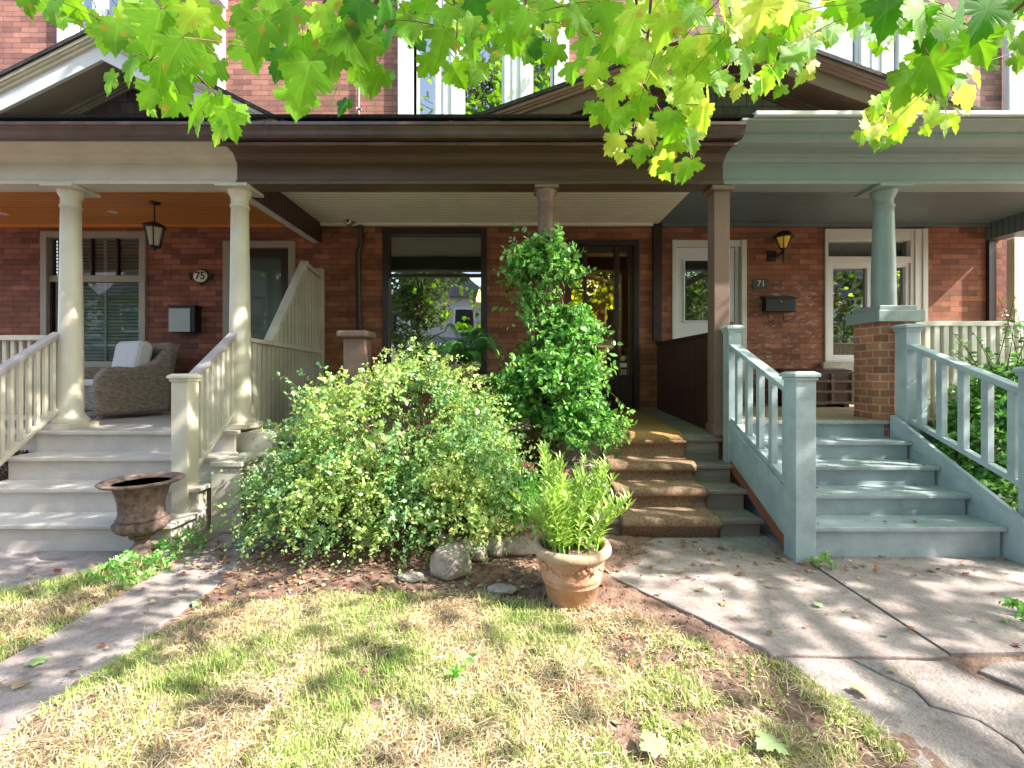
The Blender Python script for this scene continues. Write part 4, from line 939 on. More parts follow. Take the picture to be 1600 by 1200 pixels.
# rusted urn
ux, uy = px(222, 3.36), 3.36
L = thing('garden_urn', 'rusty cast iron urn standing before the cream steps', 'urn', (ux, uy, 0))
prof = [(.0, .0), (.125, .0), (.125, .035), (.105, .045), (.085, .06), (.055, .09), (.045, .12), (.05, .14), (.075, .15), (.08, .165), (.07, .175)]
MB().lathe(ux, uy, prof, 32).box(ux-.135, ux+.135, uy-.135, uy+.135, -.02, .012).build('foot', M['rust'], L)
m = MB().lathe(ux, uy, [(.055, .175), (.115, .19), (.158, .222), (.166, .26), (.148, .285)], 72, wob=.07)
m.lathe(ux, uy, [(.148, .285), (.157, .295), (.145, .307), (.138, .335), (.143, .42), (.160, .49), (.175, .53), (.196, .552), (.188, .556), (.15, .50), (.11, .42), (.0, .40)], 48, wob=.012)
m.build('bowl', M['rust'], L)
m = MB(); m.lathe(ux, uy, [(.188, .546), (.240, .550), (.256, .560), (.253, .573), (.232, .577), (.208, .568), (.190, .546)], 72, wob=.012); m.build('rim', M['rust'], L)
m = MB(); m.lathe(ux, uy, [(.0, .47), (.14, .47)], 20); m.build('soil', M['soil'], L)
# terracotta pot and its plant
tx, ty = px(893, 2.72), 2.72
L = thing('terracotta_pot', 'weathered terracotta pot with moulded garland on the bare soil', 'pot', (tx, ty, 0))
MB().lathe(tx, ty, [(.0, .0), (.135, .0), (.14, .012), (.165, .13), (.172, .132), (.176, .142), (.172, .152), (.18, .165), (.186, .172), (.182, .184), (.202, .29), (.20, .30), (.19, .31), (.17, .31), (.16, .25), (.0, .25)], 48).build('pot_body', M['terra'], L)
M['rim'] = mat('limed terracotta', (.50, .42, .30), .9, scale=14, bump=.5, col2=(.44, .27, .17), detail=10)
MB().lathe(tx, ty, [(.20, .296), (.225, .30), (.235, .315), (.235, .338), (.222, .352), (.20, .355), (.185, .345), (.18, .30)], 48).build('pot_rim', M['rim'], L)
q = MB()
for k in range(4):
    a0 = -PI/2+.35+k*PI/2
    for j in range(16):
        a = a0+rng.uniform(-.3, .3); z = .235+.03*math.cos((a-a0)*5)+rng.uniform(-.018, .02); rr = .165+(z-.13)*.225+.004
        q.ball((tx+rr*math.cos(a), ty+rr*math.sin(a), z), rng.uniform(.010, .017), 8, 6)
    for j in range(-4, 5):
        a = a0+PI/4+j*.085; z = .255+.02*(1-(j/4)**2)*-1.4; rr = .165+(z-.13)*.225+.002; q.ball((tx+rr*math.cos(a), ty+rr*math.sin(a), z), .009, 8, 6)
q.build('garland', M['terra'], L)
MB().lathe(tx, ty, [(.0, .315), (.185, .312)], 20).build('soil', M['soil'], L)
# rocks
def rock(x, y, r_, sc, lab, zc=.4, rot=0):
    o = MB().ball((x, y, 0), r_, 22, 14, jit=.24, sc=sc).build('rock', M['rock']); 
    
    zb_ = bed_z(x, y)
    for v in o.data.vertices: v.co.z += r_*zc+zb_
    tag(o, lab, 'rock', 'stones edging the garden bed'); return o
rock(px(704, 2.95), 2.97, .135, (1, .9, .85), 'largest rounded pale boulder at the front of the garden bed', .45)
rock(px(748, 3.14), 3.14, .062, (1, 1, .95), 'small round tan stone just right of the big boulder', .6)
rock(px(725, 3.12), 3.16, .075, (1, .9, 1), 'middling stone behind the big boulder', .6)
rock(px(775, 3.3), 3.22, .085, (1, .8, .95), 'upright stone left of the long pale stone', .6)
rock(px(806, 3.3), 3.22, .10, (1.5, .6, .7), 'long pale stone reaching toward the terracotta pot', .5)
rock(px(642, 2.88), 2.88, .065, (1.3, .8, .35), 'flat blue grey stone at the left edge of the lawn soil', .2)
rock(px(785, 2.78), 2.78, .07, (1.3, .8, .3), 'flat pale stone lying in front of the terracotta pot', .2)
rock(px(580, 3.35), 3.35, .08, (1.4, .8, .8), 'long stone half hidden under the pale shrub', .5)
rock(px(690, 3.25), 3.3, .075, (1, .9, .7), 'dark stone behind the big boulder under the shrub', .5)

# ------------------------------------------------------------------ vegetation
G = {}
G['pale'] = leaf_mat('pale shrub leaf', (.48, .60, .22), (.50, .66, .12), .36, .42)
G['pale2'] = leaf_mat('light green shrub leaf', (.36, .52, .13), (.42, .64, .09), .33, .42)
G['pale3'] = leaf_mat('blue green shrub leaf', (.22, .42, .19), (.26, .5, .14), .3, .42)
G['yellowish'] = leaf_mat('yellowing shrub leaf', (.52, .50, .16), (.55, .52, .10), .35, .45)
G['dark'] = leaf_mat('glossy green leaf', (.14, .36, .08), (.24, .58, .08), .33, .3, spec=.6)
G['dark2'] = leaf_mat('bright green leaf', (.27, .50, .14), (.38, .68, .10), .34, .32, spec=.6)
G['dark3'] = leaf_mat('deep green leaf', (.04, .14, .035), (.07, .26, .035), .25, .3, spec=.6)
G['lily'] = leaf_mat('lily leaf', (.32, .50, .10), (.44, .66, .08), .35, .4)
G['lily2'] = leaf_mat('pale lily leaf', (.50, .62, .22), (.5, .68, .14), .35, .4)
G['fern'] = leaf_mat('fern green', (.13, .34, .12), (.2, .5, .12), .3, .5)
G['fern2'] = leaf_mat('pale fern tip', (.20, .32, .13), (.25, .42, .12), .3, .5)
G['grass'] = leaf_mat('green grass blade', (.26, .36, .10), (.34, .44, .07), .3, .6, spec=.2)
G['grass2'] = leaf_mat('yellow green grass blade', (.42, .47, .15), (.42, .45, .09), .3, .6, spec=.2)
G['straw'] = leaf_mat('dry grass blade', (.66, .54, .36), (.45, .35, .22), .2, .8, spec=.1)
G['straw2'] = leaf_mat('brown dead grass blade', (.36, .25, .14), (.28, .18, .1), .2, .8, spec=.1)
def rand_unit(n):
    v = nr.normal(size=(n, 3)); return v/np.linalg.norm(v, axis=1, keepdims=True)
# template leaves
def oval(wd, fold=.12, nseg=3):
    ys = np.linspace(0, 1, nseg+2); wdth = np.sin(np.pi*ys**.85)*wd/2
    V = [(0, 0, 0)]
    for y, q in list(zip(ys, wdth))[1:-1]: V += [(-q, y, fold*q*2), (0, y, -.04*y), (q, y, fold*q*2)]
    V.append((0, 1, -.10)); F = [(0, 2, 1), (0, 3, 2)]
    for i in range(nseg-1):
        a = 1+3*i; F += [(a, a+1, a+4), (a, a+4, a+3), (a+1, a+2, a+5), (a+1, a+5, a+4)]
    a = 1+3*(nseg-1); e = len(V)-1; F += [(a, a+1, e), (a+1, a+2, e)]
    return np.array(V, float), np.array(F)
OV_S = oval(.75, .12, 1); OV_M = oval(.58, .15, 2); OV_L = oval(.2, .2, 2)

def lumpy_r(d, seed, amp=.22):
    return 1+amp*noise.noise(Vector(d)*1.7+Vector((seed, 0, 0)))+amp*.6*noise.noise(Vector(d)*4.1+Vector((0, seed, 0)))
def shrub_points(c, rad, nspr, seed, nleaf, slen, gap=None, zmin=.02, upbias=.3, depth=(.72, 1.02), droop=.5, amp=.22):
    """sprigs over a lumpy dome: returns leaf points, directions, sprig polylines"""
    P = []; T = []; SP = []
    r0 = random.Random(seed)
    c = Vector(c)
    for _ in range(nspr):
        while True:
            d = Vector((r0.gauss(0, 1), r0.gauss(0, 1), r0.gauss(0, 1))).normalized()
            if d.z > -.35: break
        q = lumpy_r(d, seed, amp)*r0.uniform(*depth)
        p = c+Vector((d.x*rad[0], d.y*rad[1], d.z*rad[2]))*q
        if gap and gap(p): continue
        if p.z < zmin: p.z = zmin+r0.uniform(0, .08)
        n_ = Vector((d.x/rad[0], d.y/rad[1], d.z/rad[2])).normalized()
        dr = (n_+Vector((r0.gauss(0, .55), r0.gauss(0, .55), r0.gauss(0, .4)+upbias))).normalized()
        L_ = slen*r0.uniform(.5, 1.4)*(1.9 if r0.random() < .08 else 1); pts = []
        for k in range(5):
            t = k/4; pts.append(p+dr*L_*t+Vector((0, 0, -droop*L_*t*t)))
        SP.append(pts)
        for k in range(nleaf):
            t = (k+r0.random())/nleaf; i = min(3, int(t*4)); u = t*4-i
            a = pts[i].lerp(pts[i+1], u); td = (pts[i+1]-pts[i]).normalized()
            side = td.cross(Vector((r0.gauss(0, 1), r0.gauss(0, 1), r0.gauss(0, 1)))).normalized()
            ld = (td*.5+side+Vector((0, 0, r0.uniform(-.3, .2)))).normalized()
            P.append(a); T.append(ld)
    return np.array([tuple(p) for p in P]), np.array([tuple(t) for t in T]), SP
def stems_from(mb, base, SP, n, r0_, seed, rad=.006, sag=0):
    rr = random.Random(seed)
    for s_ in rr.sample(SP, min(n, len(SP))):
        b = Vector(base)+Vector((rr.gauss(0, .08), rr.gauss(0, .08), 0)); e = s_[0]
        pts = []
        mid = (b+e)/2+Vector((rr.gauss(0, .06), rr.gauss(0, .06), .12))
        for k in range(7):
            t = k/6; pts.append(b*(1-t)**2+mid*2*t*(1-t)+e*t*t)
        mb.tube(pts, [rad*(1.6-1.25*k/6) for k in range(7)], 5)
def up_normals(n, k=.9):
    N = rand_unit(n)*k; N[:, 2] += .75; return N
# --- the big pale shrub
sh = thing('leafy_shrub', 'large round pale green shrub filling the bed before the middle porch', 'shrub', (-1.0, 3.75, 0))
gapf = lambda p: ((p.x-px(640, 3.2))/.11)**2+((p.z-1.05)/.22)**2 < 1 and p.y < 3.75 or ((p.x-px(560, 3.2))/.2)**2+((p.z-1.22)/.07)**2 < 1 and p.y < 3.7
P1, T1, S1 = shrub_points((-.98, 3.78, .62), (.94, .66, .78), 2600, 3, 13, .19, gapf, amp=.34)
P2, T2, S2 = shrub_points((-.38, 3.56, .42), (.50, .5, .48), 700, 5, 13, .19, amp=.34)
P3, T3, S3 = shrub_points((-1.50, 3.60, .38), (.50, .5, .50), 750, 8, 13, .19, amp=.34)
P4, T4, S4 = shrub_points((-.9, 3.45, .30), (.85, .42, .42), 700, 9, 12, .15, zmin=.06)
P = np.vstack([P1, P2, P3, P4]); T = np.vstack([T1, T2, T3, T4]); n = len(P)
patch = np.array([noise.noise(Vector(p)*2.3) for p in P])
u = nr.rand(n); mi = np.where(u < .48, 0, np.where(u < .86, 1, np.where(u < .95, 2, 3)))
mi = np.where((patch < -.12) & (nr.rand(n) < .6), 2, mi); mi = np.where((patch > .25) & (nr.rand(n) < .15), 3, mi)
mi = np.where((P[:, 0] < -1.5) & (nr.rand(n) < .45), 2, mi)
scatter('foliage', *OV_S, P, T, up_normals(n), np.exp(nr.normal(np.log(.027), .30, n)), [G['pale'], G['pale2'], G['pale3'], G['yellowish']], mi, parent=sh)
m = MB(); stems_from(m, (-.95, 3.85, .02), S1, 130, 1, 4, .007); stems_from(m, (-.4, 3.7, .02), S2, 30, 1, 5, .006); stems_from(m, (-1.55, 3.7, .02), S3, 30, 1, 6, .006)
rr = random.Random(77)
for k in range(24):      # brittle bare twigs in the opening
    b = Vector((px(655, 3.5)+rr.gauss(0, .10), 3.62+rr.gauss(0, .08), .45+rr.random()*.3)); e = b+Vector((rr.gauss(-.10, .12), rr.gauss(-.08, .08), rr.uniform(.25, .6)))
    m.tube([b, (b+e)/2+Vector((rr.gauss(0, .03), 0, .02)), e], [.007, .005, .002], 5)
for s_ in rr.sample(S1+S2+S3+S4, 1500): m.tube(s_, [.0025, .002, .002, .0015, .001], 3)
m.build('branches', M['stem'], sh)
# --- climbing evergreen round the brown column
cl = thing('climbing_evergreen', 'tall glossy green climber wrapped round the brown porch column', 'climbing plant', (.38, 4.3, 0))
parts = [((px(846, 4.35), 4.38, pz(418, 4.35)), (.28, .2, .25), 270), ((px(884, 4.3), 4.34, pz(520, 4.3)), (.25, .22, .18), 230), ((px(838, 4.3), 4.38, pz(490, 4.3)), (.10, .15, .30), 90),
         ((px(866, 4.25), 4.28, pz(592, 4.25)), (.39, .26, .25), 480), ((px(812, 4.3), 4.36, pz(640, 4.3)), (.22, .22, .36), 270), ((px(905, 4.15), 4.15, pz(672, 4.15)), (.26, .22, .27), 340)]
Ps = []; Ts = []; Ss = []
for k, (c_, r_, n_) in enumerate(parts):
    a, b_, s_ = shrub_points(c_, r_, n_, 20+k, 10, .17, zmin=.1, depth=(.45, 1.0), droop=.2, amp=.38); Ps.append(a); Ts.append(b_); Ss += s_
P = np.vstack(Ps); T = np.vstack(Ts); n = len(P); u = nr.rand(n); mi = np.where(u < .5, 0, np.where(u < .82, 1, 2))
scatter('foliage', *OV_M, P, T, up_normals(n, .8), nr.uniform(.040, .072, n), [G['dark'], G['dark2'], G['dark3']], mi, parent=cl)
m = MB()
for k in range(9):
    a0 = k*.7; pts = []
    for j in range(14):
        z = .05+j*.19; a = a0+j*.55; rr_ = .13+.05*math.sin(j*1.3+k); pts.append((px(853, 4.4)+rr_*math.cos(a), 4.42-.05+rr_*math.sin(a)*.8, z))
    m.tube(pts, [.016-.0008*j for j in range(14)], 6)
for s_ in random.Random(3).sample(Ss, 700): m.tube(s_, [.003, .0025, .002, .002, .001], 3)
m.tube([(px(845, 4.1), 4.2, .35), (px(862, 4.1), 4.12, .80), (px(880, 4.0), 4.05, .95)], [.012, .009, .004], 6)
m.build('branches', M['stem'], cl)
# --- lily like plant in the pot
lp = thing('potted_lily', 'bright green narrow leaved plant sprouting from the terracotta pot', 'potted plant', (tx, ty, .3))
P = []; T = []; st = MB(); r_ = random.Random(5)
for k in range(58):
    a = r_.uniform(0, 2*PI); q = math.sqrt(r_.random())*.16; b = Vector((tx+q*math.cos(a), ty+q*math.sin(a), .31)); lean = Vector((math.cos(a), math.sin(a), 0))*q*1.35
    H = r_.uniform(.26, .44)
    if k < 6: b.x = tx-.10+r_.gauss(0, .03); H = r_.uniform(.48, .60); lean.x = -.04
    elif k < 10: H = r_.uniform(.44, .52); b.x = tx+r_.uniform(.0, .15); lean.x = .12
    pts = [b+lean*t*t+Vector((0, 0, H*t)) for t in (0, .25, .5, .75, 1)]
    st.tube(pts, [.005, .0045, .004, .003, .002], 5)
    for j in range(int(H*150)):
        t = .12+.88*j/(H*150); i = min(3, int(t*4)); u = t*4-i; p = pts[i].lerp(pts[i+1], u)
        aa = j*2.4; dd = Vector((math.cos(aa), math.sin(aa), .7+.9*t*t+r_.uniform(-.3, .2))).normalized(); P.append(tuple(p)); T.append(tuple(dd))
P = np.array(P); T = np.array(T); n = len(P)
scatter('foliage', *OV_L, P, T, up_normals(n, .4), nr.uniform(.045, .082, n), [G['lily'], G['lily2']], (nr.rand(n) < .35).astype(int), parent=lp)
st.build('stems', G['lily'], lp)
# small pink flower cluster left behind
m = MB(); r_ = random.Random(8)
pf = thing('pink_flower', 'small clump with faded pink blooms behind the potted plant', 'flower', (px(838, 3.3), 3.3, 0))
q = leaf_mat('pink petal', (.55, .12, .16), (.6, .15, .2), .3)
for c_ in ((px(832, 3.25), 3.25, pz(733, 3.25)), (px(886, 3.3), 3.3, pz(738, 3.3)), (px(824, 3.25), 3.28, pz(729, 3.25))):
    for k in range(26):
        d = Vector((r_.gauss(0, 1), r_.gauss(0, 1), r_.gauss(0, .6))).normalized(); a = d.cross(Vector((0, .3, 1))).normalized(); c0 = Vector(c_)+d*.022
        m.add([c0-a*.011, c0+d*.018, c0+a*.011, c0-d*.008], [(0, 1, 2, 3)])
m.build('blooms', q, pf)
m = MB()
for xx in (832, 886): m.tube([(px(xx, 3.28)+.02, 3.3, .02), (px(xx, 3.28)+.01, 3.29, .4), (px(xx, 3.28), 3.27, pz(735, 3.27))], .004, 5)
m.build('stems', G['dark'], pf)
a, b_, s_ = shrub_points((px(835, 3.3), 3.34, .35), (.17, .14, .22), 140, 31, 9, .10)
scatter('foliage', *OV_M, a, b_, up_normals(len(a)), nr.uniform(.03, .05, len(a)), [G['dark2'], G['dark']], (nr.rand(len(a)) < .5).astype(int), parent=pf)
# --- fern on the middle porch
fx, fy, fz = px(728, 4.7), 4.7, 1.44
fe = thing('potted_fern', 'arching green fern on a stand below the big middle window', 'fern', (fx, fy, .78))
P = []; T = []; S_ = []; m = MB(); r_ = random.Random(12)
for k in range(30):
    a = 2*PI*k/30*2+r_.uniform(-.2, .2); L_ = r_.uniform(.5, .85)*(1.25 if k in (3, 11, 19) else 1); el = r_.uniform(.5, 1.35); hd = Vector((math.cos(a), math.sin(a), 0)); pts = []
    for j in range(13):
        t = j/12; pts.append(Vector((fx, fy, fz))+hd*L_*t*math.cos(el)*1.1+Vector((0, 0, L_*(math.sin(el)*t*1.1-(.75*t*t*t)))))
    m.tube(pts, [.003*(1-.7*j/12) for j in range(13)], 4)
    for j in range(46):
        t = .08+.92*j/46; i = min(11, int(t*12)); u = t*12-i; p = pts[i].lerp(pts[i+1], u); td = (pts[i+1]-pts[i]).normalized()
        sd_ = td.cross(Vector((0, 0, 1))).normalized(); wdt = math.sin(PI*min(1, t*.9+.1))**.7
        for s_ in (-1, 1): P.append(tuple(p)); T.append(tuple((sd_*s_+td*.25+Vector((0, 0, -.15))).normalized())); S_.append(.062*wdt+.006)
P = np.array(P); T = np.array(T); n = len(P); N = rand_unit(n)*.2; N[:, 2] += 1
pos = (nr.rand(n) < .12).astype(int)
scatter('fronds', *oval(.26, .25, 2), P, T, N, np.array(S_), [G['fern'], G['fern2']], pos, parent=fe)
m.build('stems', G['fern'], fe)
MB().lathe(fx, fy, [(.0, 1.21), (.10, 1.21), (.14, 1.41), (.15, 1.43), (.13, 1.43), (.12, 1.40), (0, 1.40)], 24).build('pot', M['terra'], fe)
MB().lathe(fx, fy, [(.12, .785), (.12, .80), (.03, .82), (.03, 1.18), (.13, 1.195), (.13, 1.209)], 16).build('stand', M['brown_dark'], fe)
# --- shrub right of the sage steps
rs = thing('leafy_shrub', 'sprawling dark green shrub behind the far right stair railing', 'shrub', (4.4, 4.0, 0))
Ps = []; Ts = []; Ss = []
for k, (c_, r_, n_) in enumerate((((4.25, 4.0, .55), (.42, .32, .55), 620), ((4.55, 4.05, 1.0), (.38, .3, .42), 420), ((4.1, 3.75, .25), (.35, .3, .28), 260))):
    a, b_, s_ = shrub_points(c_, r_, n_, 40+k, 9, .16, droop=.3); Ps.append(a); Ts.append(b_); Ss += s_
r_ = random.Random(99)
m = MB()
for k in range(12):
    b = Vector((4.35+r_.gauss(0, .15), 4.05, .5)); e = Vector((4.2+r_.uniform(-.35, .5), 4.0+r_.gauss(0, .12), r_.uniform(1.5, 2.05))); mid = (b+e)/2+Vector((.15, 0, .2)); pts = [b*(1-t)**2+mid*2*t*(1-t)+e*t*t for t in [j/8 for j in range(9)]]
    m.tube(pts, [.006-.0005*j for j in range(9)], 5); pp = []; tt = []
    for j in range(26):
        t = .3+.7*j/26; i = min(7, int(t*8)); p = pts[i].lerp(pts[i+1], t*8-i); pp.append(tuple(p)); tt.append((r_.gauss(0, 1), r_.gauss(0, 1), r_.uniform(-.3, .3)))
    Ps.append(np.array(pp)); Ts.append(np.array(tt))
P = np.vstack(Ps); T = np.vstack(Ts); n = len(P); u = nr.rand(n)
scatter('foliage', *OV_M, P, T, up_normals(n), nr.uniform(.035, .065, n), [G['dark'], G['dark2'], G['dark3']], np.where(u < .45, 0, np.where(u < .75, 1, 2)), parent=rs)
for s_ in r_.sample(Ss, 300): m.tube(s_, [.003, .0025, .002, .002, .001], 3)
m.build('branches', M['stem'], rs)
# small weeds
def weed(x, y, rad, n_, lab, seed, mats=('dark2', 'dark'), size=(.02, .04), grp=None):
    t = thing('weed', lab, 'weed', (x, y, 0), grp)
    a, b_, s_ = shrub_points((x, y, .03), rad, n_, seed, 7, .07, zmin=.015)
    scatter('foliage', *OV_M, a, b_, up_normals(len(a)), nr.uniform(*size, len(a)), [G[k] for k in mats], (nr.rand(len(a)) < .5).astype(int), parent=t)
    m = MB()
    for s2 in s_[::2]: m.tube(s2, .0012, 3)
    m.build('stems', G['dark'], t)
weed(-2.46, 3.40, (.16, .12, .12), 60, 'broad leaved weed clump at the foot of the rusty urn', 51)
weed(-2.55, 3.05, (.22, .14, .07), 80, 'low weed patch on the verge in front of the urn', 52)
weed(-2.05, 3.75, (.12, .10, .10), 40, 'small weed by the cream railing post', 53)
weed(2.15, 3.15, (.05, .04, .04), 14, 'tiny weed at the foot of the blue grey newel', 54)
weed(px(1590, 2.5), 2.45, (.10, .10, .07), 30, 'stray green sprig at the right edge of the paving', 55)
weed(px(712, 1.95), 1.98, (.025, .02, .02), 6, 'tiny broad leaved weed in the lawn', 56)

# --- grass
def grass(name, poly, zf, dens, seed, hmul=1., cap=.48, label=''):
    r_ = np.random.RandomState(seed); xs = [p[0] for p in poly]; ys = [p[1] for p in poly]
    area = (max(xs)-min(xs))*(max(ys)-min(ys)); n = int(area*dens)
    X = r_.uniform(min(xs), max(xs), n); Y = r_.uniform(min(ys), max(ys), n); keep = []
    for i in range(n):
        x, y = X[i], Y[i]; d = noise.noise(Vector((x*4.2+4, y*4.2-4, 4*.37)))+.6*noise.noise(Vector((x*13+8, y*13-8, 8*.37)))
        e = noise.noise(Vector((x*3.5+9, y*3.5-9, 9*.37)))*.12
        if not inpoly(x+e, y+e*.8, poly): continue
        th = cap if x < .4 else cap-.42
        pk = 1 if d < th-.1 else (.55 if d < th+.1 else .10)
        if r_.rand() < pk: keep.append(i)
    X = X[keep]; Y = Y[keep]; n = len(X); Z = np.array([zf(x, y) for x, y in zip(X, Y)])-.004
    pg = np.array([noise.noise(Vector((x*2.2+3, y*2.2, 5)))+.5*noise.noise(Vector((x*9, y*9, 1))) for x, y in zip(X, Y)])
    u = r_.rand(n)+pg*.9-.06*(X < -1.0)
    mi = np.where(u < .20, 0, np.where(u < .42, 1, np.where(u < .88, 2, 3)))
    green = mi < 2
    H = np.where(green, r_.uniform(.025, .062, n), r_.uniform(.018, .048, n))*hmul; Wd = r_.uniform(.0012, .0026, n)
    H = H*(1+.9*np.clip(pg-.25, 0, 1))*np.where(r_.rand(n) < .03, 1.7, 1)
    az = r_.uniform(0, 2*np.pi, n); lean = np.where(green, r_.uniform(.15, .9, n), r_.uniform(.8, 2.2, n))*H
    D = np.stack([np.cos(az), np.sin(az), np.zeros(n)], 1); S = np.stack([-np.sin(az), np.cos(az), np.zeros(n)], 1); B = np.stack([X, Y, Z], 1)
    up = np.array([0, 0, 1.]); V = np.zeros((n, 5, 3))
    V[:, 0] = B-S*Wd[:, None]; V[:, 1] = B+S*Wd[:, None]
    mid = B+D*(lean*.3)[:, None]+up*(H*.6)[:, None]; V[:, 2] = mid+S*(Wd*.8)[:, None]; V[:, 3] = mid-S*(Wd*.8)[:, None]
    V[:, 4] = B+D*lean[:, None]+up*(H*np.where(green, .95, .55))[:, None]
    F = np.array([(0, 1, 2), (0, 2, 3), (3, 2, 4)]); FF = (F[None]+(np.arange(n)*5)[:, None, None]).reshape(-1, 3)
    o = fast_mesh(name, V.reshape(-1, 3), FF, [G['grass'], G['grass2'], G['straw'], G['straw2']], np.repeat(mi, 3))
    return tag(o, label, 'grass', kind='stuff')
grass('grass', LAWN, bed_z, 19000, 1, label='patchy sunlit lawn grass between the two paths')
grass('grass', VERGE, lambda x, y: .0, 9000, 2, 1.15, .5, label='narrow grass verge at the far left beyond the path')
q = 1500; r_ = np.random.RandomState(66); PP = []
while len(PP) < q:
    x = r_.uniform(-1.7, 1.4); y = r_.uniform(1.4, 2.6)
    if not inpoly(x, y, LAWN): continue
    if noise.noise(Vector((x*5, y*5, 3))) < (.05 if x > .2 else .33): continue
    for k in range(4): PP.append((x+r_.normal()*.012, y+r_.normal()*.012, bed_z(x, y)+r_.uniform(.008, .025)))
PP = np.array(PP); TT = r_.normal(size=PP.shape); TT[:, 2] *= .3
tag(scatter('ground_cover', *OV_S, PP, TT, up_normals(len(PP), .5), r_.uniform(.010, .020, len(PP)), [G['grass2'], G['grass'], G['lily2']], r_.choice(3, len(PP), p=[.5, .3, .2])), 'low small leaved weeds creeping through the thin turf', 'ground cover', kind='stuff')
# --- leaf litter: maple leaves curled and scattered on soil and paving
ML = [(0,0),(.1,-.04),(.24,-.1),(.40,-.13),(.46,-.08),(.54,-.03),(.50,.06),(.44,.11),(.58,.12),(.68,.18),(.76,.19),(.95,.27),(.84,.35),(.88,.46),(.73,.46),(.68,.56),(.55,.53),(.40,.50),(.42,.61),(.50,.70),(.38,.74),(.37,.85),(.24,.83),(.15,.92),(.07,.98)]
outl = [(x*.62, y*.95) for x, y in ML]+[(0, 1.02)]+[(-x*.62, y*.95) for x, y in ML[:0:-1]]
LV = []; LF = []
# fan built from an inner ring for curvature
def leafz(x, y): return .16*abs(x)-.22*x*x-.18*(y-.3)**2
LV = [(0, .28, leafz(0, .28))]+[(x*.5, .28+(y-.28)*.5, leafz(x*.5, .28+(y-.28)*.5)) for x, y in outl]+[(x, y, leafz(x, y)+.007*math.sin(i*2.3)) for i, (x, y) in enumerate(outl)]
K = len(outl)
for i in range(K):
    j = (i+1) % K; LF.append((0, 1+i, 1+j)); LF.append((1+i, 1+K+i, 1+K+j)); LF.append((1+i, 1+K+j, 1+j))
LV = np.array(LV, float); LF = np.array(LF); LUV = LV[:, :2].copy()
G['dead'] = leaf_mat('brown fallen leaf', (.24, .13, .075), (.2, .1, .05), .1, .8, spec=.1)
G['dead2'] = leaf_mat('red fallen leaf', (.26, .075, .04), (.25, .07, .03), .1, .7, spec=.1)
G['dead3'] = leaf_mat('tan fallen leaf', (.42, .29, .17), (.3, .2, .1), .1, .8, spec=.1)
G['dead4'] = leaf_mat('green fallen leaf', (.24, .32, .14), (.2, .3, .1), .1, .6)
r_ = np.random.RandomState(4); P = []; S_ = []
def zg(x, y): return bed_z(x, y) if (-1.86 < x < 1.35 and not inpoly(x, y, [(.44, 4.4)]+EDGE[::-1]+[(1.24, 2.2), (2, 2.2), (2, 4.4)])) else .022
while len(P) < 1900:
    x = r_.uniform(-3.3, 4.4); y = r_.uniform(1.5, 3.6)
    w_ = .09
    if x > .6: w_ = .035
    if -2.0 < x < .6 and 2.6 < y < 3.4: w_ = 1.
    if -2.35 < x < -1.87: w_ = .12
    if -2.5 < x < -1.6 and y > 3.0: w_ = .9
    if x > .6 and y > 3.0: w_ = .22
    if 3.3 < y and 2.0 < x < 3.6: continue
    if y > 3.4 and x < -2.35: continue
    if r_.rand() < w_: P.append((x, y, zg(x, y)+.012)); S_.append(r_.uniform(.012, .034)*(1.5 if r_.rand() < .12 else 1))
for k in range(60):      # a few that lie on the treads
    z, y = [(.16, 3.69), (.335, 3.95), (.50, 4.20)][k % 3]; P.append((r_.uniform(.5, 2.0), y+r_.uniform(.02, .22), z+.012)); S_.append(r_.uniform(.012, .025))
for k in range(50):
    i = k % 4; z, y = [(.25, 3.265), (.415, 3.52), (.58, 3.775), (.745, 4.04)][i]; P.append((r_.uniform(2.2, 3.5), y+r_.uniform(.02, .22), z+.008)); S_.append(r_.uniform(.012, .028))
P = np.array(P); n = len(P); N = r_.normal(size=(n, 3))*.3; N[:, 2] += 1; T = r_.normal(size=(n, 3)); T[:, 2] *= .2
tag(scatter('leaf_litter', LV*np.array([1, 1, 2.2]), LF, P, T, N, np.array(S_), [G['dead'], G['dead2'], G['dead3'], G['dead4']], r_.choice(4, n, p=[.42, .14, .32, .12]), LUV), 'scattered brown, red and tan dead leaves on soil and paving', 'fallen leaves', kind='stuff')
# larger single green leaves lying about
fl_mesh = None
for k, (xx, yy, s_, rot, lab) in enumerate(((1030, 1190, .10, .3, 'large pale green leaf lying in the lawn at bottom centre'), (1215, 1170, .11, 2., 'long pale folded leaf on the lawn by the right paving'), (1357, 1085, .07, 1.1, 'tan maple leaf on the cracked slab near the joint'),
                                      (1283, 950, .05, .4, 'small green leaf on the smooth paving right of the pot'), (190, 915, .05, 2.6, 'pale green leaf on the verge beside the left path'), (60, 1040, .07, .9, 'greenish leaf lying on the left path near the grass'))):
    Yg = CAMH*FPX/(yy-HOR)*.985
    me = bpy.data.meshes.new('fallen_leaf'); M4 = Matrix.Translation((px(xx, Yg), Yg, .05 if 900 < xx < 1250 and yy > 1100 else .032)) @ Matrix.Rotation(rot, 4, 'Z') @ Matrix.Rotation(.15, 4, 'X')
    me.from_pydata([tuple(M4 @ (Vector(v)*s_)) for v in LV], [], [tuple(f) for f in LF]); u = me.uv_layers.new(name='UVMap')
    for l_ in me.loops: u.data[l_.index].uv = LUV[l_.vertex_index]
    me.materials.append(G['dead3'] if k == 2 else G['dead4']); o = bpy.data.objects.new('fallen_leaf', me); COL.objects.link(o); tag(o, lab, 'leaf', 'single fallen leaves')
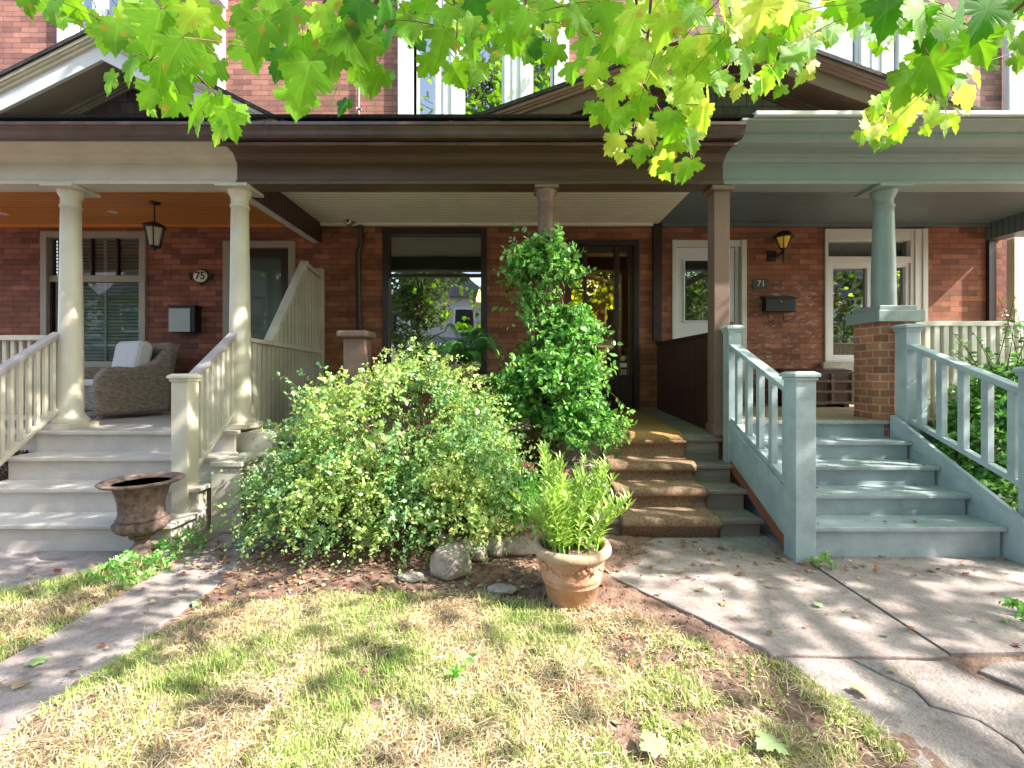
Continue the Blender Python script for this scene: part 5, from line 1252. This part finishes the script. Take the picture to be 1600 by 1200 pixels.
# pebbles and crumbs of soil (stuff)
r_ = np.random.RandomState(14); q = 2600
X = r_.uniform(-1.85, 1.3, q); Y = r_.uniform(1.6, 3.6, q); P = np.array([(x, y, bed_z(x, y)+.002) for x, y in zip(X, Y)])
oct_ = np.array([(1,0,0),(-1,0,0),(0,1,0),(0,-1,0),(0,0,.8),(0,0,-.8)], float); of = np.array([(0,2,4),(2,1,4),(1,3,4),(3,0,4),(2,0,5),(1,2,5),(3,1,5),(0,3,5)])
tag(scatter('soil_crumbs', oct_, of, P, rand_unit(q), rand_unit(q), r_.uniform(.003, .010, q), [M['soil'], M['rock']], (r_.rand(q) < .18).astype(int)), 'loose crumbs of earth and grit on the bed', 'soil', kind='stuff')

# ------------------------------------------------------------------ maple overhead
G['maple'] = leaf_mat('maple leaf', (.14, .30, .03), (.34, .72, .02), .6, .5, True, True, spec=.2)
G['maple2'] = leaf_mat('yellow green maple leaf', (.30, .44, .04), (.56, .90, .05), .6, .5, True, True, spec=.2)
G['maple3'] = leaf_mat('dark maple leaf', (.05, .17, .02), (.14, .46, .015), .5, .5, True, False, spec=.2)
G['maple4'] = leaf_mat('sunlit tone maple leaf', (.46, .50, .07), (.80, .95, .12), .55, .5, True, True, spec=.2)  # sunlight put into the leaf colour, for the sunny clusters
mt = thing('maple_tree', 'street maple whose leafy branches hang over the top of the view', 'tree', (4.2, -2.6, 0))
tr = MB()
tr.tube([(4.2, -2.6, -.1), (4.25, -2.6, .5), (4.2, -2.55, 1.8), (4.3, -2.4, 3.2), (4.4, -2.2, 4.4)], [.34, .26, .23, .21, .17], 14)
def limb(pts, r0_, r1_): tr.tube(pts, [r0_+(r1_-r0_)*i/(len(pts)-1) for i in range(len(pts))], 8)
limb([(4.3, -2.4, 3.2), (3.2, -1.4, 4.0), (1.8, -.4, 4.2), (.4, .4, 3.9), (-.6, .8, 3.4)], .12, .02)
limb([(4.3, -2.4, 3.4), (6.4, -1.0, 4.6), (7.0, .8, 5.2), (7.4, 2.0, 5.6)], .13, .03)
limb([(4.4, -2.2, 4.3), (6.0, -1.2, 5.4), (7.6, .2, 6.2), (8.6, 1.5, 6.6)], .12, .03)
limb([(4.4, -2.2, 4.4), (3.8, -2.4, 6.0), (3.4, -2.6, 8.0)], .15, .03)
limb([(3.2, -1.4, 4.0), (2.9, 0, 3.8), (2.6, 1.0, 3.4)], .03, .006)
limb([(1.8, -.4, 4.2), (1.2, .6, 3.8), (.8, 1.1, 3.3)], .022, .006)
limb([(.4, .4, 3.9), (-.8, .4, 3.6), (-1.6, .7, 3.1)], .03, .008)
tr.build('trunk', M['bark'], mt)
# hero leaves: photo column, row, on-screen width; depth follows from the leaf's real size
hero = [
 (85, 14, 62), (45, 4, 45), (112, 22, 40), (205, 105, 62), (165, 60, 50), (245, 40, 92), (275, 78, 80), (222, 75, 60), (300, 25, 70), (318, 60, 55), (250, 112, 70), (285, 130, 62), (238, 148, 60), (272, 160, 58), (310, 172, 78), (345, 168, 60), (335, 110, 62), (190, 25, 46), (300, 95, 60), (222, 20, 60), (150, 35, 40),
 (408, 52, 92), (382, 20, 70), (440, 95, 70), (455, 30, 80), (478, 122, 90), (478, 78, 70), (520, 95, 85), (548, 60, 100), (560, 20, 80), (510, 20, 70), (590, 112, 34), (585, 60, 52), (522, 152, 40), (430, 5, 60), (600, 10, 60), (560, 105, 55), (505, 60, 60), (475, 158, 50),
 (640, 38, 58), (690, 62, 70), (665, 15, 60), (712, 108, 56), (735, 55, 62), (700, 25, 70), (745, 15, 60), (775, 42, 56), (800, 60, 60), (820, 30, 62), (850, 12, 60), (785, 10, 60), (830, 70, 40), (815, 68, 44), (870, 20, 44), (735, 88, 40), (680, 95, 44),
 (905, 25, 60), (915, 70, 58), (945, 20, 70), (930, 110, 52), (960, 75, 66), (990, 30, 74), (985, 125, 60), (1010, 80, 60), (955, 150, 50), (945, 175, 46), (1000, 165, 60), (1030, 130, 66), (1040, 40, 74), (1060, 90, 60), (1080, 20, 66), (1075, 140, 62), (1100, 70, 60), (970, 190, 48), (1010, 205, 50), (1045, 185, 60), (1050, 230, 46), (1078, 215, 54), (1035, 258, 50), (1075, 262, 50), (960, 222, 44), (1000, 238, 44), (1095, 180, 52), (975, 55, 66), (1020, 105, 60), (1090, 110, 60),
 (1130, 20, 70), (1130, 70, 58), (1125, 125, 48), (1160, 50, 62), (1165, 100, 52), (1190, 15, 66), (1200, 70, 58), (1210, 115, 42), (1190, 130, 40), (1235, 40, 58), (1240, 88, 52), (1250, 118, 38), (1270, 20, 52), (1265, 70, 44), (1150, 140, 36), (1105, 150, 44), (1225, 10, 60),
 (1310, 15, 50), (1330, 40, 44), (1350, 12, 66), (1385, 18, 92), (1430, 20, 96), (1380, 60, 40), (1445, 62, 66), (1480, 35, 70), (1500, 10, 80), (1540, 20, 96), (1530, 66, 84), (1570, 35, 56), (1585, 12, 60), (1462, 110, 92), (1395, 30, 50), (1500, 72, 54), (1590, 95, 36),
 (1490, 128, 46), (1505, 150, 52), (1470, 155, 44), (1525, 120, 36), (1450, 168, 44), (1400, 150, 44), (1420, 172, 46), (1385, 178, 42), (1370, 200, 36), (1352, 188, 34), (1405, 200, 42), (1470, 185, 40), (1490, 190, 36), (1430, 145, 40), (1515, 165, 34), (1358, 210, 30)]
r_ = random.Random(21)
P = []; T = []; N = []; S_ = []; MI = []; TW = MB()
def twig(p, q, r0_=.0022, sag=.02, n=5):
    p = Vector(p); q = Vector(q); mid = (p+q)/2+Vector((r_.gauss(0, .01), r_.gauss(0, .01), sag)); TW.tube([p*(1-t)**2+mid*2*t*(1-t)+q*t*t for t in [j/(n-1) for j in range(n)]], [r0_*(1-.5*j/(n-1)) for j in range(n)], 5)
def P3(x, y, Y): return Vector((px(x, Y), Y, pz(y, Y)))
# twigs carrying the leaves, as photo polylines with depth
TWL = [[(300, -60, 1.35), (275, 40, 1.33), (235, 95, 1.36)], [(275, 40, 1.33), (300, 110, 1.36), (330, 140, 1.38)], [(545, -40, 1.25), (490, 25, 1.27), (470, 80, 1.28), (480, 120, 1.28)], [(590, 0, 1.3), (555, 50, 1.28), (540, 95, 1.3)],
       [(700, -40, 1.6), (715, 30, 1.62), (712, 90, 1.62)], [(820, -40, 1.65), (822, 40, 1.66)], [(1090, -60, 1.75), (1060, 40, 1.78), (1030, 90, 1.8), (1005, 150, 1.8), (990, 200, 1.8)], [(990, -30, 1.7), (1000, 45, 1.75), (1025, 62, 1.78)], [(1005, 130, 1.8), (1035, 180, 1.82), (1060, 235, 1.84)],
       [(1240, -60, 1.9), (1200, 20, 1.9), (1150, 80, 1.92), (1130, 120, 1.92)], [(1430, -60, 1.5), (1400, 20, 1.52)], [(1600, 5, 1.5), (1520, 75, 1.55), (1480, 110, 1.6), (1430, 160, 1.8)], [(1480, 110, 1.6), (1492, 150, 1.7)], [(100, -60, 1.6), (85, 0, 1.6)]]
SEG = []
for L_ in TWL:
    pts = [P3(*q) for q in L_]
    TW.tube(pts, [.006-.004*i/(len(pts)-1) for i in range(len(pts))], 6); SEG += pts
    # carry the twig up and back to the limb overhead
    a = pts[0]; TW.tube([a+Vector((-.0, -.5, .9)), a+Vector((.0, -.15, .35)), a], [.012, .008, .0045], 6)
for (x, y, s_) in hero:
    s_ *= .90 if s_ > 56 else .98
    real = r_.uniform(.105, .135)*(1.12 if s_ > 75 else 1); Y = real*FPX/s_*.96
    Y = min(max(Y, 1.05), 2.3)*r_.uniform(.97, 1.03); real = s_*Y/FPX/.96
    c = P3(x, y, Y)
    face = Vector((r_.gauss(0, .35), -1, r_.gauss(.15, .35))).normalized()
    if x > 1100 and y > 95: face = Vector((r_.gauss(.3, .4), -.55, .8+r_.gauss(0, .3))).normalized()
    if (x, y) in ((1462, 110),): face = Vector((-.5, -.7, .5)).normalized()
    if r_.random() < .12: face = Vector((.8*r_.choice((-1, 1)), -.45, .2)).normalized()
    dn = Vector((r_.gauss(0, .45), r_.gauss(0, .12), -1)).normalized()
    p = c-dn*real*.30
    P.append(tuple(p)); T.append(tuple(dn)); N.append(tuple(face)); S_.append(real/1.15)
    u = r_.random()
    if 1090 < x < 1280 or (x > 1340 and y > 110 and (x, y) != (1462, 110)) or (x > 940 and y > 190): MI.append(1 if u < .5 else (3 if u < .75 else 0))  # sunny clusters take the sunlit leaf tone
    elif 850 < x <= 1090: MI.append(0 if u < .5 else 1)
    elif x >= 1300: MI.append(0 if u < .7 else 2)
    else: MI.append(0 if u < .78 else (2 if u < .9 else 1))
    near = min(SEG, key=lambda q: (q-p).length)
    twig(p, near.lerp(p+Vector((0, 0, .08)), .35 if (near-p).length > .15 else 0), .0016, .02)
for i_ in range(len(P)):
    for _k in range(r_.choice((1, 1, 1, 2))):
        sz = S_[i_]; P.append((P[i_][0]+r_.gauss(0, .55)*sz, P[i_][1]+r_.uniform(.03, .12), P[i_][2]+r_.uniform(-.3, .6)*sz)); T.append((r_.gauss(0, .6), r_.gauss(0, .2), -1))
        N.append((r_.gauss(0, .4), -1, r_.gauss(.3, .4))); S_.append(sz*r_.uniform(.6, .95)); MI.append(MI[i_])
# filler leaves behind the heroes in the dense clusters
for (x0, x1, y0, y1, k) in ((1000, 1270, -30, 115, 60), (900, 1060, -30, 90, 26), (1290, 1600, -40, 60, 44), (620, 870, -40, 60, 44), (200, 330, -20, 90, 10), (440, 600, -30, 60, 14), (1000, 1100, 60, 200, 18)):
    for _ in range(k):
        x = r_.uniform(x0, x1); y = r_.uniform(y0, y1); Y = r_.uniform(1.9, 2.5); real = r_.uniform(.075, .115); c = P3(x, y, Y)
        P.append(tuple(c)); T.append((r_.gauss(0, .5), r_.gauss(0, .3), -1)); N.append((r_.gauss(0, .5), -1, r_.gauss(.4, .4))); S_.append(real)
        MI.append(r_.choice((0, 1, 1, 3, 0) if x > 980 else (0, 0, 1, 2)))
# unseen rest of the crown, leaf density shaped by where its dappled shade lands
def infrustum(x, y, z):
    return y > .2 and (z-CAMH) < .90*y+.15 and abs(x) < 1.22*y+.25
n0 = len(P); tries = 0
while len(P)-n0 < 8000 and tries < 140000:
    tries += 1
    if r_.random() < .62: c = Vector((r_.gauss(6.9, 1.8), r_.gauss(1.0, 1.35), r_.gauss(5.6, .9)))
    elif r_.random() < .45: c = Vector((r_.gauss(1.5, 1.6), r_.gauss(3.2, .9), r_.gauss(6.4, .7)))  # unseen leaf group added to shade the left columns
    elif r_.random() < .6: c = Vector((r_.gauss(2.0, 1.8), r_.gauss(1.6, 1.3), r_.gauss(5.4, .9)))
    else: c = Vector((r_.gauss(4.5, 2.4), r_.gauss(-3, 1.8), r_.gauss(7.0, 1.3)))
    if c.z < 3.3: continue
    if noise.noise(c*.9)+.35*noise.noise(c*2.4) < -.02: continue
    if infrustum(*c): continue
    k_ = c.z/math.tan(R(SUN_EL)); gx = c.x-k_*math.cos(R(SUN_AZ)); gy = c.y+k_*math.sin(R(SUN_AZ))
    pr_ = .5
    if 1.0 < gy < 3.1 and gx > .85: pr_ = .05 if gx < 1.9 else .26
    if gy >= 3.1 and gx > 1.5: pr_ = .9
    if 3.3 < gy < 6.5 and -.2 < gx <= 1.2: pr_ = .5
    if 1.0 < gy < 3.15 and -1.95 < gx <= .85: pr_ = .03
    if 3.15 <= gy < 4.7 and -2.9 < gx < -.2: pr_ = .12
    if 3.0 < gy < 7 and gx <= -2.9: pr_ = 1.0
    if gy < 3 and gx < -1.95: pr_ = .5
    if r_.random() > pr_: continue
    P.append(tuple(c)); T.append((r_.gauss(0, 1), r_.gauss(0, 1), -.6)); N.append((r_.gauss(0, .6), r_.gauss(0, .6), 1)); S_.append(r_.uniform(.10, .15)); MI.append(r_.choice((0, 0, 1, 2)))
for _ in range(420):   # smaller twigs through the crown
    c = Vector(P[r_.randrange(n0, len(P))]); TW.tube([c, c+Vector((r_.gauss(0, .2), r_.gauss(0, .2), r_.gauss(.1, .1))), c+Vector((r_.gauss(0, .4), r_.gauss(-.2, .3), r_.gauss(.2, .2)))], [.003, .006, .009], 4)
scatter('crown', LV, LF, np.array(P), np.array(T), np.array(N), np.array(S_), [G['maple'], G['maple2'], G['maple3'], G['maple4']], np.array(MI), LUV, mt, True)
TW.build('twigs', M['twig'], mt)['kind'] = 'stuff'

# ------------------------------------------------------------------ across the street (mirrored in the windows)
def far_house(x0, x1, mw, mroof, mtrim, lab):
    h = thing('terraced_house', lab, 'house', ((x0+x1)/2, -20, 0))
    m = MB(); m.box(x0, x1, -30, -20, 0, 6.6); m.build('wall', mw, h)
    m = MB(); m.prismY([(x0-.3, 6.6), (x1+.3, 6.6), ((x0+x1)/2, 9.6)], -30, -19.6); m.build('roof', mroof, h)
    for k in range(2):
        for z in (1.2, 4.1):
            a = x0+.9+k*(x1-x0)/2; f = MB(); frame(f, a, a+1.5, z, z+1.7, -19.97, -19.9, .14); wn = f.build('window', mtrim, h)
            MB().box(a+.1, a+1.4, -19.99, -19.95, z+.1, z+1.6).build('pane', M['metal_black'], wn)
    m = MB(); m.prismX([(-20, 3.7), (-17.6, 2.9), (-17.6, 2.75), (-20, 2.75)], x0, x1); m.build('porch_roof', mroof, h)
    for a in (x0+.3, (x0+x1)/2, x1-.3): MB().box(a-.12, a+.12, -17.9, -17.66, 0, 2.75).build('column', mtrim, h)
    MB().box(x0, x1, -17.75, -17.7, .5, 1.2).build('porch_rail', mtrim, h)
M['slate'] = mat('grey shingles', (.16, .16, .18), .8, var=.2, scale=6)
M['siding'] = mat('pale siding', (.62, .60, .56), .7)
M['tanbrick'] = mat('tan brick', (.36, .22, .17), .8, var=.2, scale=5)
far_house(-22, -15.5, M['tanbrick'], M['slate'], M['white'], 'tan brick house across the street, far end past the pale houses')
far_house(-15, -8.8, M['siding'], M['slate'], M['white'], 'pale sided house across the street beside the tan one')
far_house(-8.3, -1.8, M['siding'], M['slate'], M['white'], 'pale sided house across the street mirrored in the middle window')
far_house(-1.3, 5.2, M['tanbrick'], M['slate'], M['white'], 'tan brick house directly across the street')
far_house(5.7, 12.2, M['brick_far'], M['slate'], M['white'], 'dark brick house across the street to the right')
far_house(12.7, 19.5, M['tanbrick'], M['slate'], M['white'], 'tan brick house across the street at the right end')
far_house(20, 26.5, M['siding'], M['slate'], M['white'], 'pale sided house at the far right of the opposite row')
far_house(27, 33.5, M['brick_far'], M['slate'], M['white'], 'dark brick house closing the opposite row on the right')
far_house(-29, -22.5, M['brick_far'], M['slate'], M['white'], 'dark brick house near the left end of the opposite row')
far_house(-36, -29.5, M['siding'], M['slate'], M['white'], 'pale sided house closing the opposite row on the left')
G['far'] = leaf_mat('street tree leaf', (.09, .15, .04), (.16, .26, .04), .35, .6, spec=.2); G['far2'] = leaf_mat('light street tree leaf', (.17, .21, .06), (.28, .34, .06), .35, .6, spec=.2); G['far3'] = leaf_mat('dark street tree leaf', (.05, .09, .03), (.09, .15, .03), .3, .6, spec=.2)
def street_tree(x, y, h, rad, seed, lab):
    t = thing('street_tree', lab, 'tree', (x, y, 0)); rr = random.Random(seed)
    m = MB(); m.tube([(x, y, -.1), (x+.1, y, h*.35), (x, y+.1, h*.7)], [.25, .18, .06], 10)
    for k in range(9):
        a = k*2.4; z = h*(.3+.05*k); m.tube([(x, y, z), (x+math.cos(a)*rad*.5, y+math.sin(a)*rad*.5, z+.6), (x+math.cos(a)*rad*.85, y+math.sin(a)*rad*.85, z+.9)], [.07, .05, .015], 6)
    m.build('trunk', M['bark'], t)
    cl_ = [(x+rr.gauss(0, rad*.45), y+rr.gauss(0, rad*.45), h*.66+rr.gauss(0, h*.17), rr.uniform(.5, 1.1)*(1 if h < 10 else 1.35)) for _ in range(26 if h < 10 else 60)]; P = []
    for _ in range(5200 if h < 10 else 15000):
        c = rr.choice(cl_); d = Vector((rr.gauss(0, 1), rr.gauss(0, 1), rr.gauss(0, 1))).normalized()*c[3]*rr.uniform(.6, 1.05); P.append((c[0]+d.x, c[1]+d.y, c[2]+d.z*.8))
    n = len(P); scatter('crown', *OV_S, np.array(P), rand_unit(n), up_normals(n), nr.uniform(.15, .30, n), [G['far'], G['far2'], G['far3']], nr.choice(3, n, p=[.45, .25, .3]), parent=t)
street_tree(-5.2, -12.2, 8.6, 1.9, 1, 'broad leafy tree across the street, mirrored in the middle window')
street_tree(-11.5, -12.0, 8.5, 2.6, 2, 'tall leafy tree across the street toward the left end')
street_tree(1.6, -12.0, 8.2, 2.4, 3, 'leafy tree across the street facing the brown door')
street_tree(9.0, -12.1, 8.5, 2.6, 4, 'leafy tree across the street toward the right')
street_tree(.8, -6.2, 15.0, 3.6, 5, 'very tall leafy tree at the kerb straight behind the viewer')
street_tree(6.0, -6.6, 15.5, 3.8, 6, 'very tall leafy tree at the kerb behind the viewer toward the right')
street_tree(-13.5, -6.0, 13.0, 3.6, 7, 'tall spreading tree at the kerb far to the left')
street_tree(12.5, -6.4, 13.0, 3.6, 8, 'tall spreading tree at the kerb far to the right')
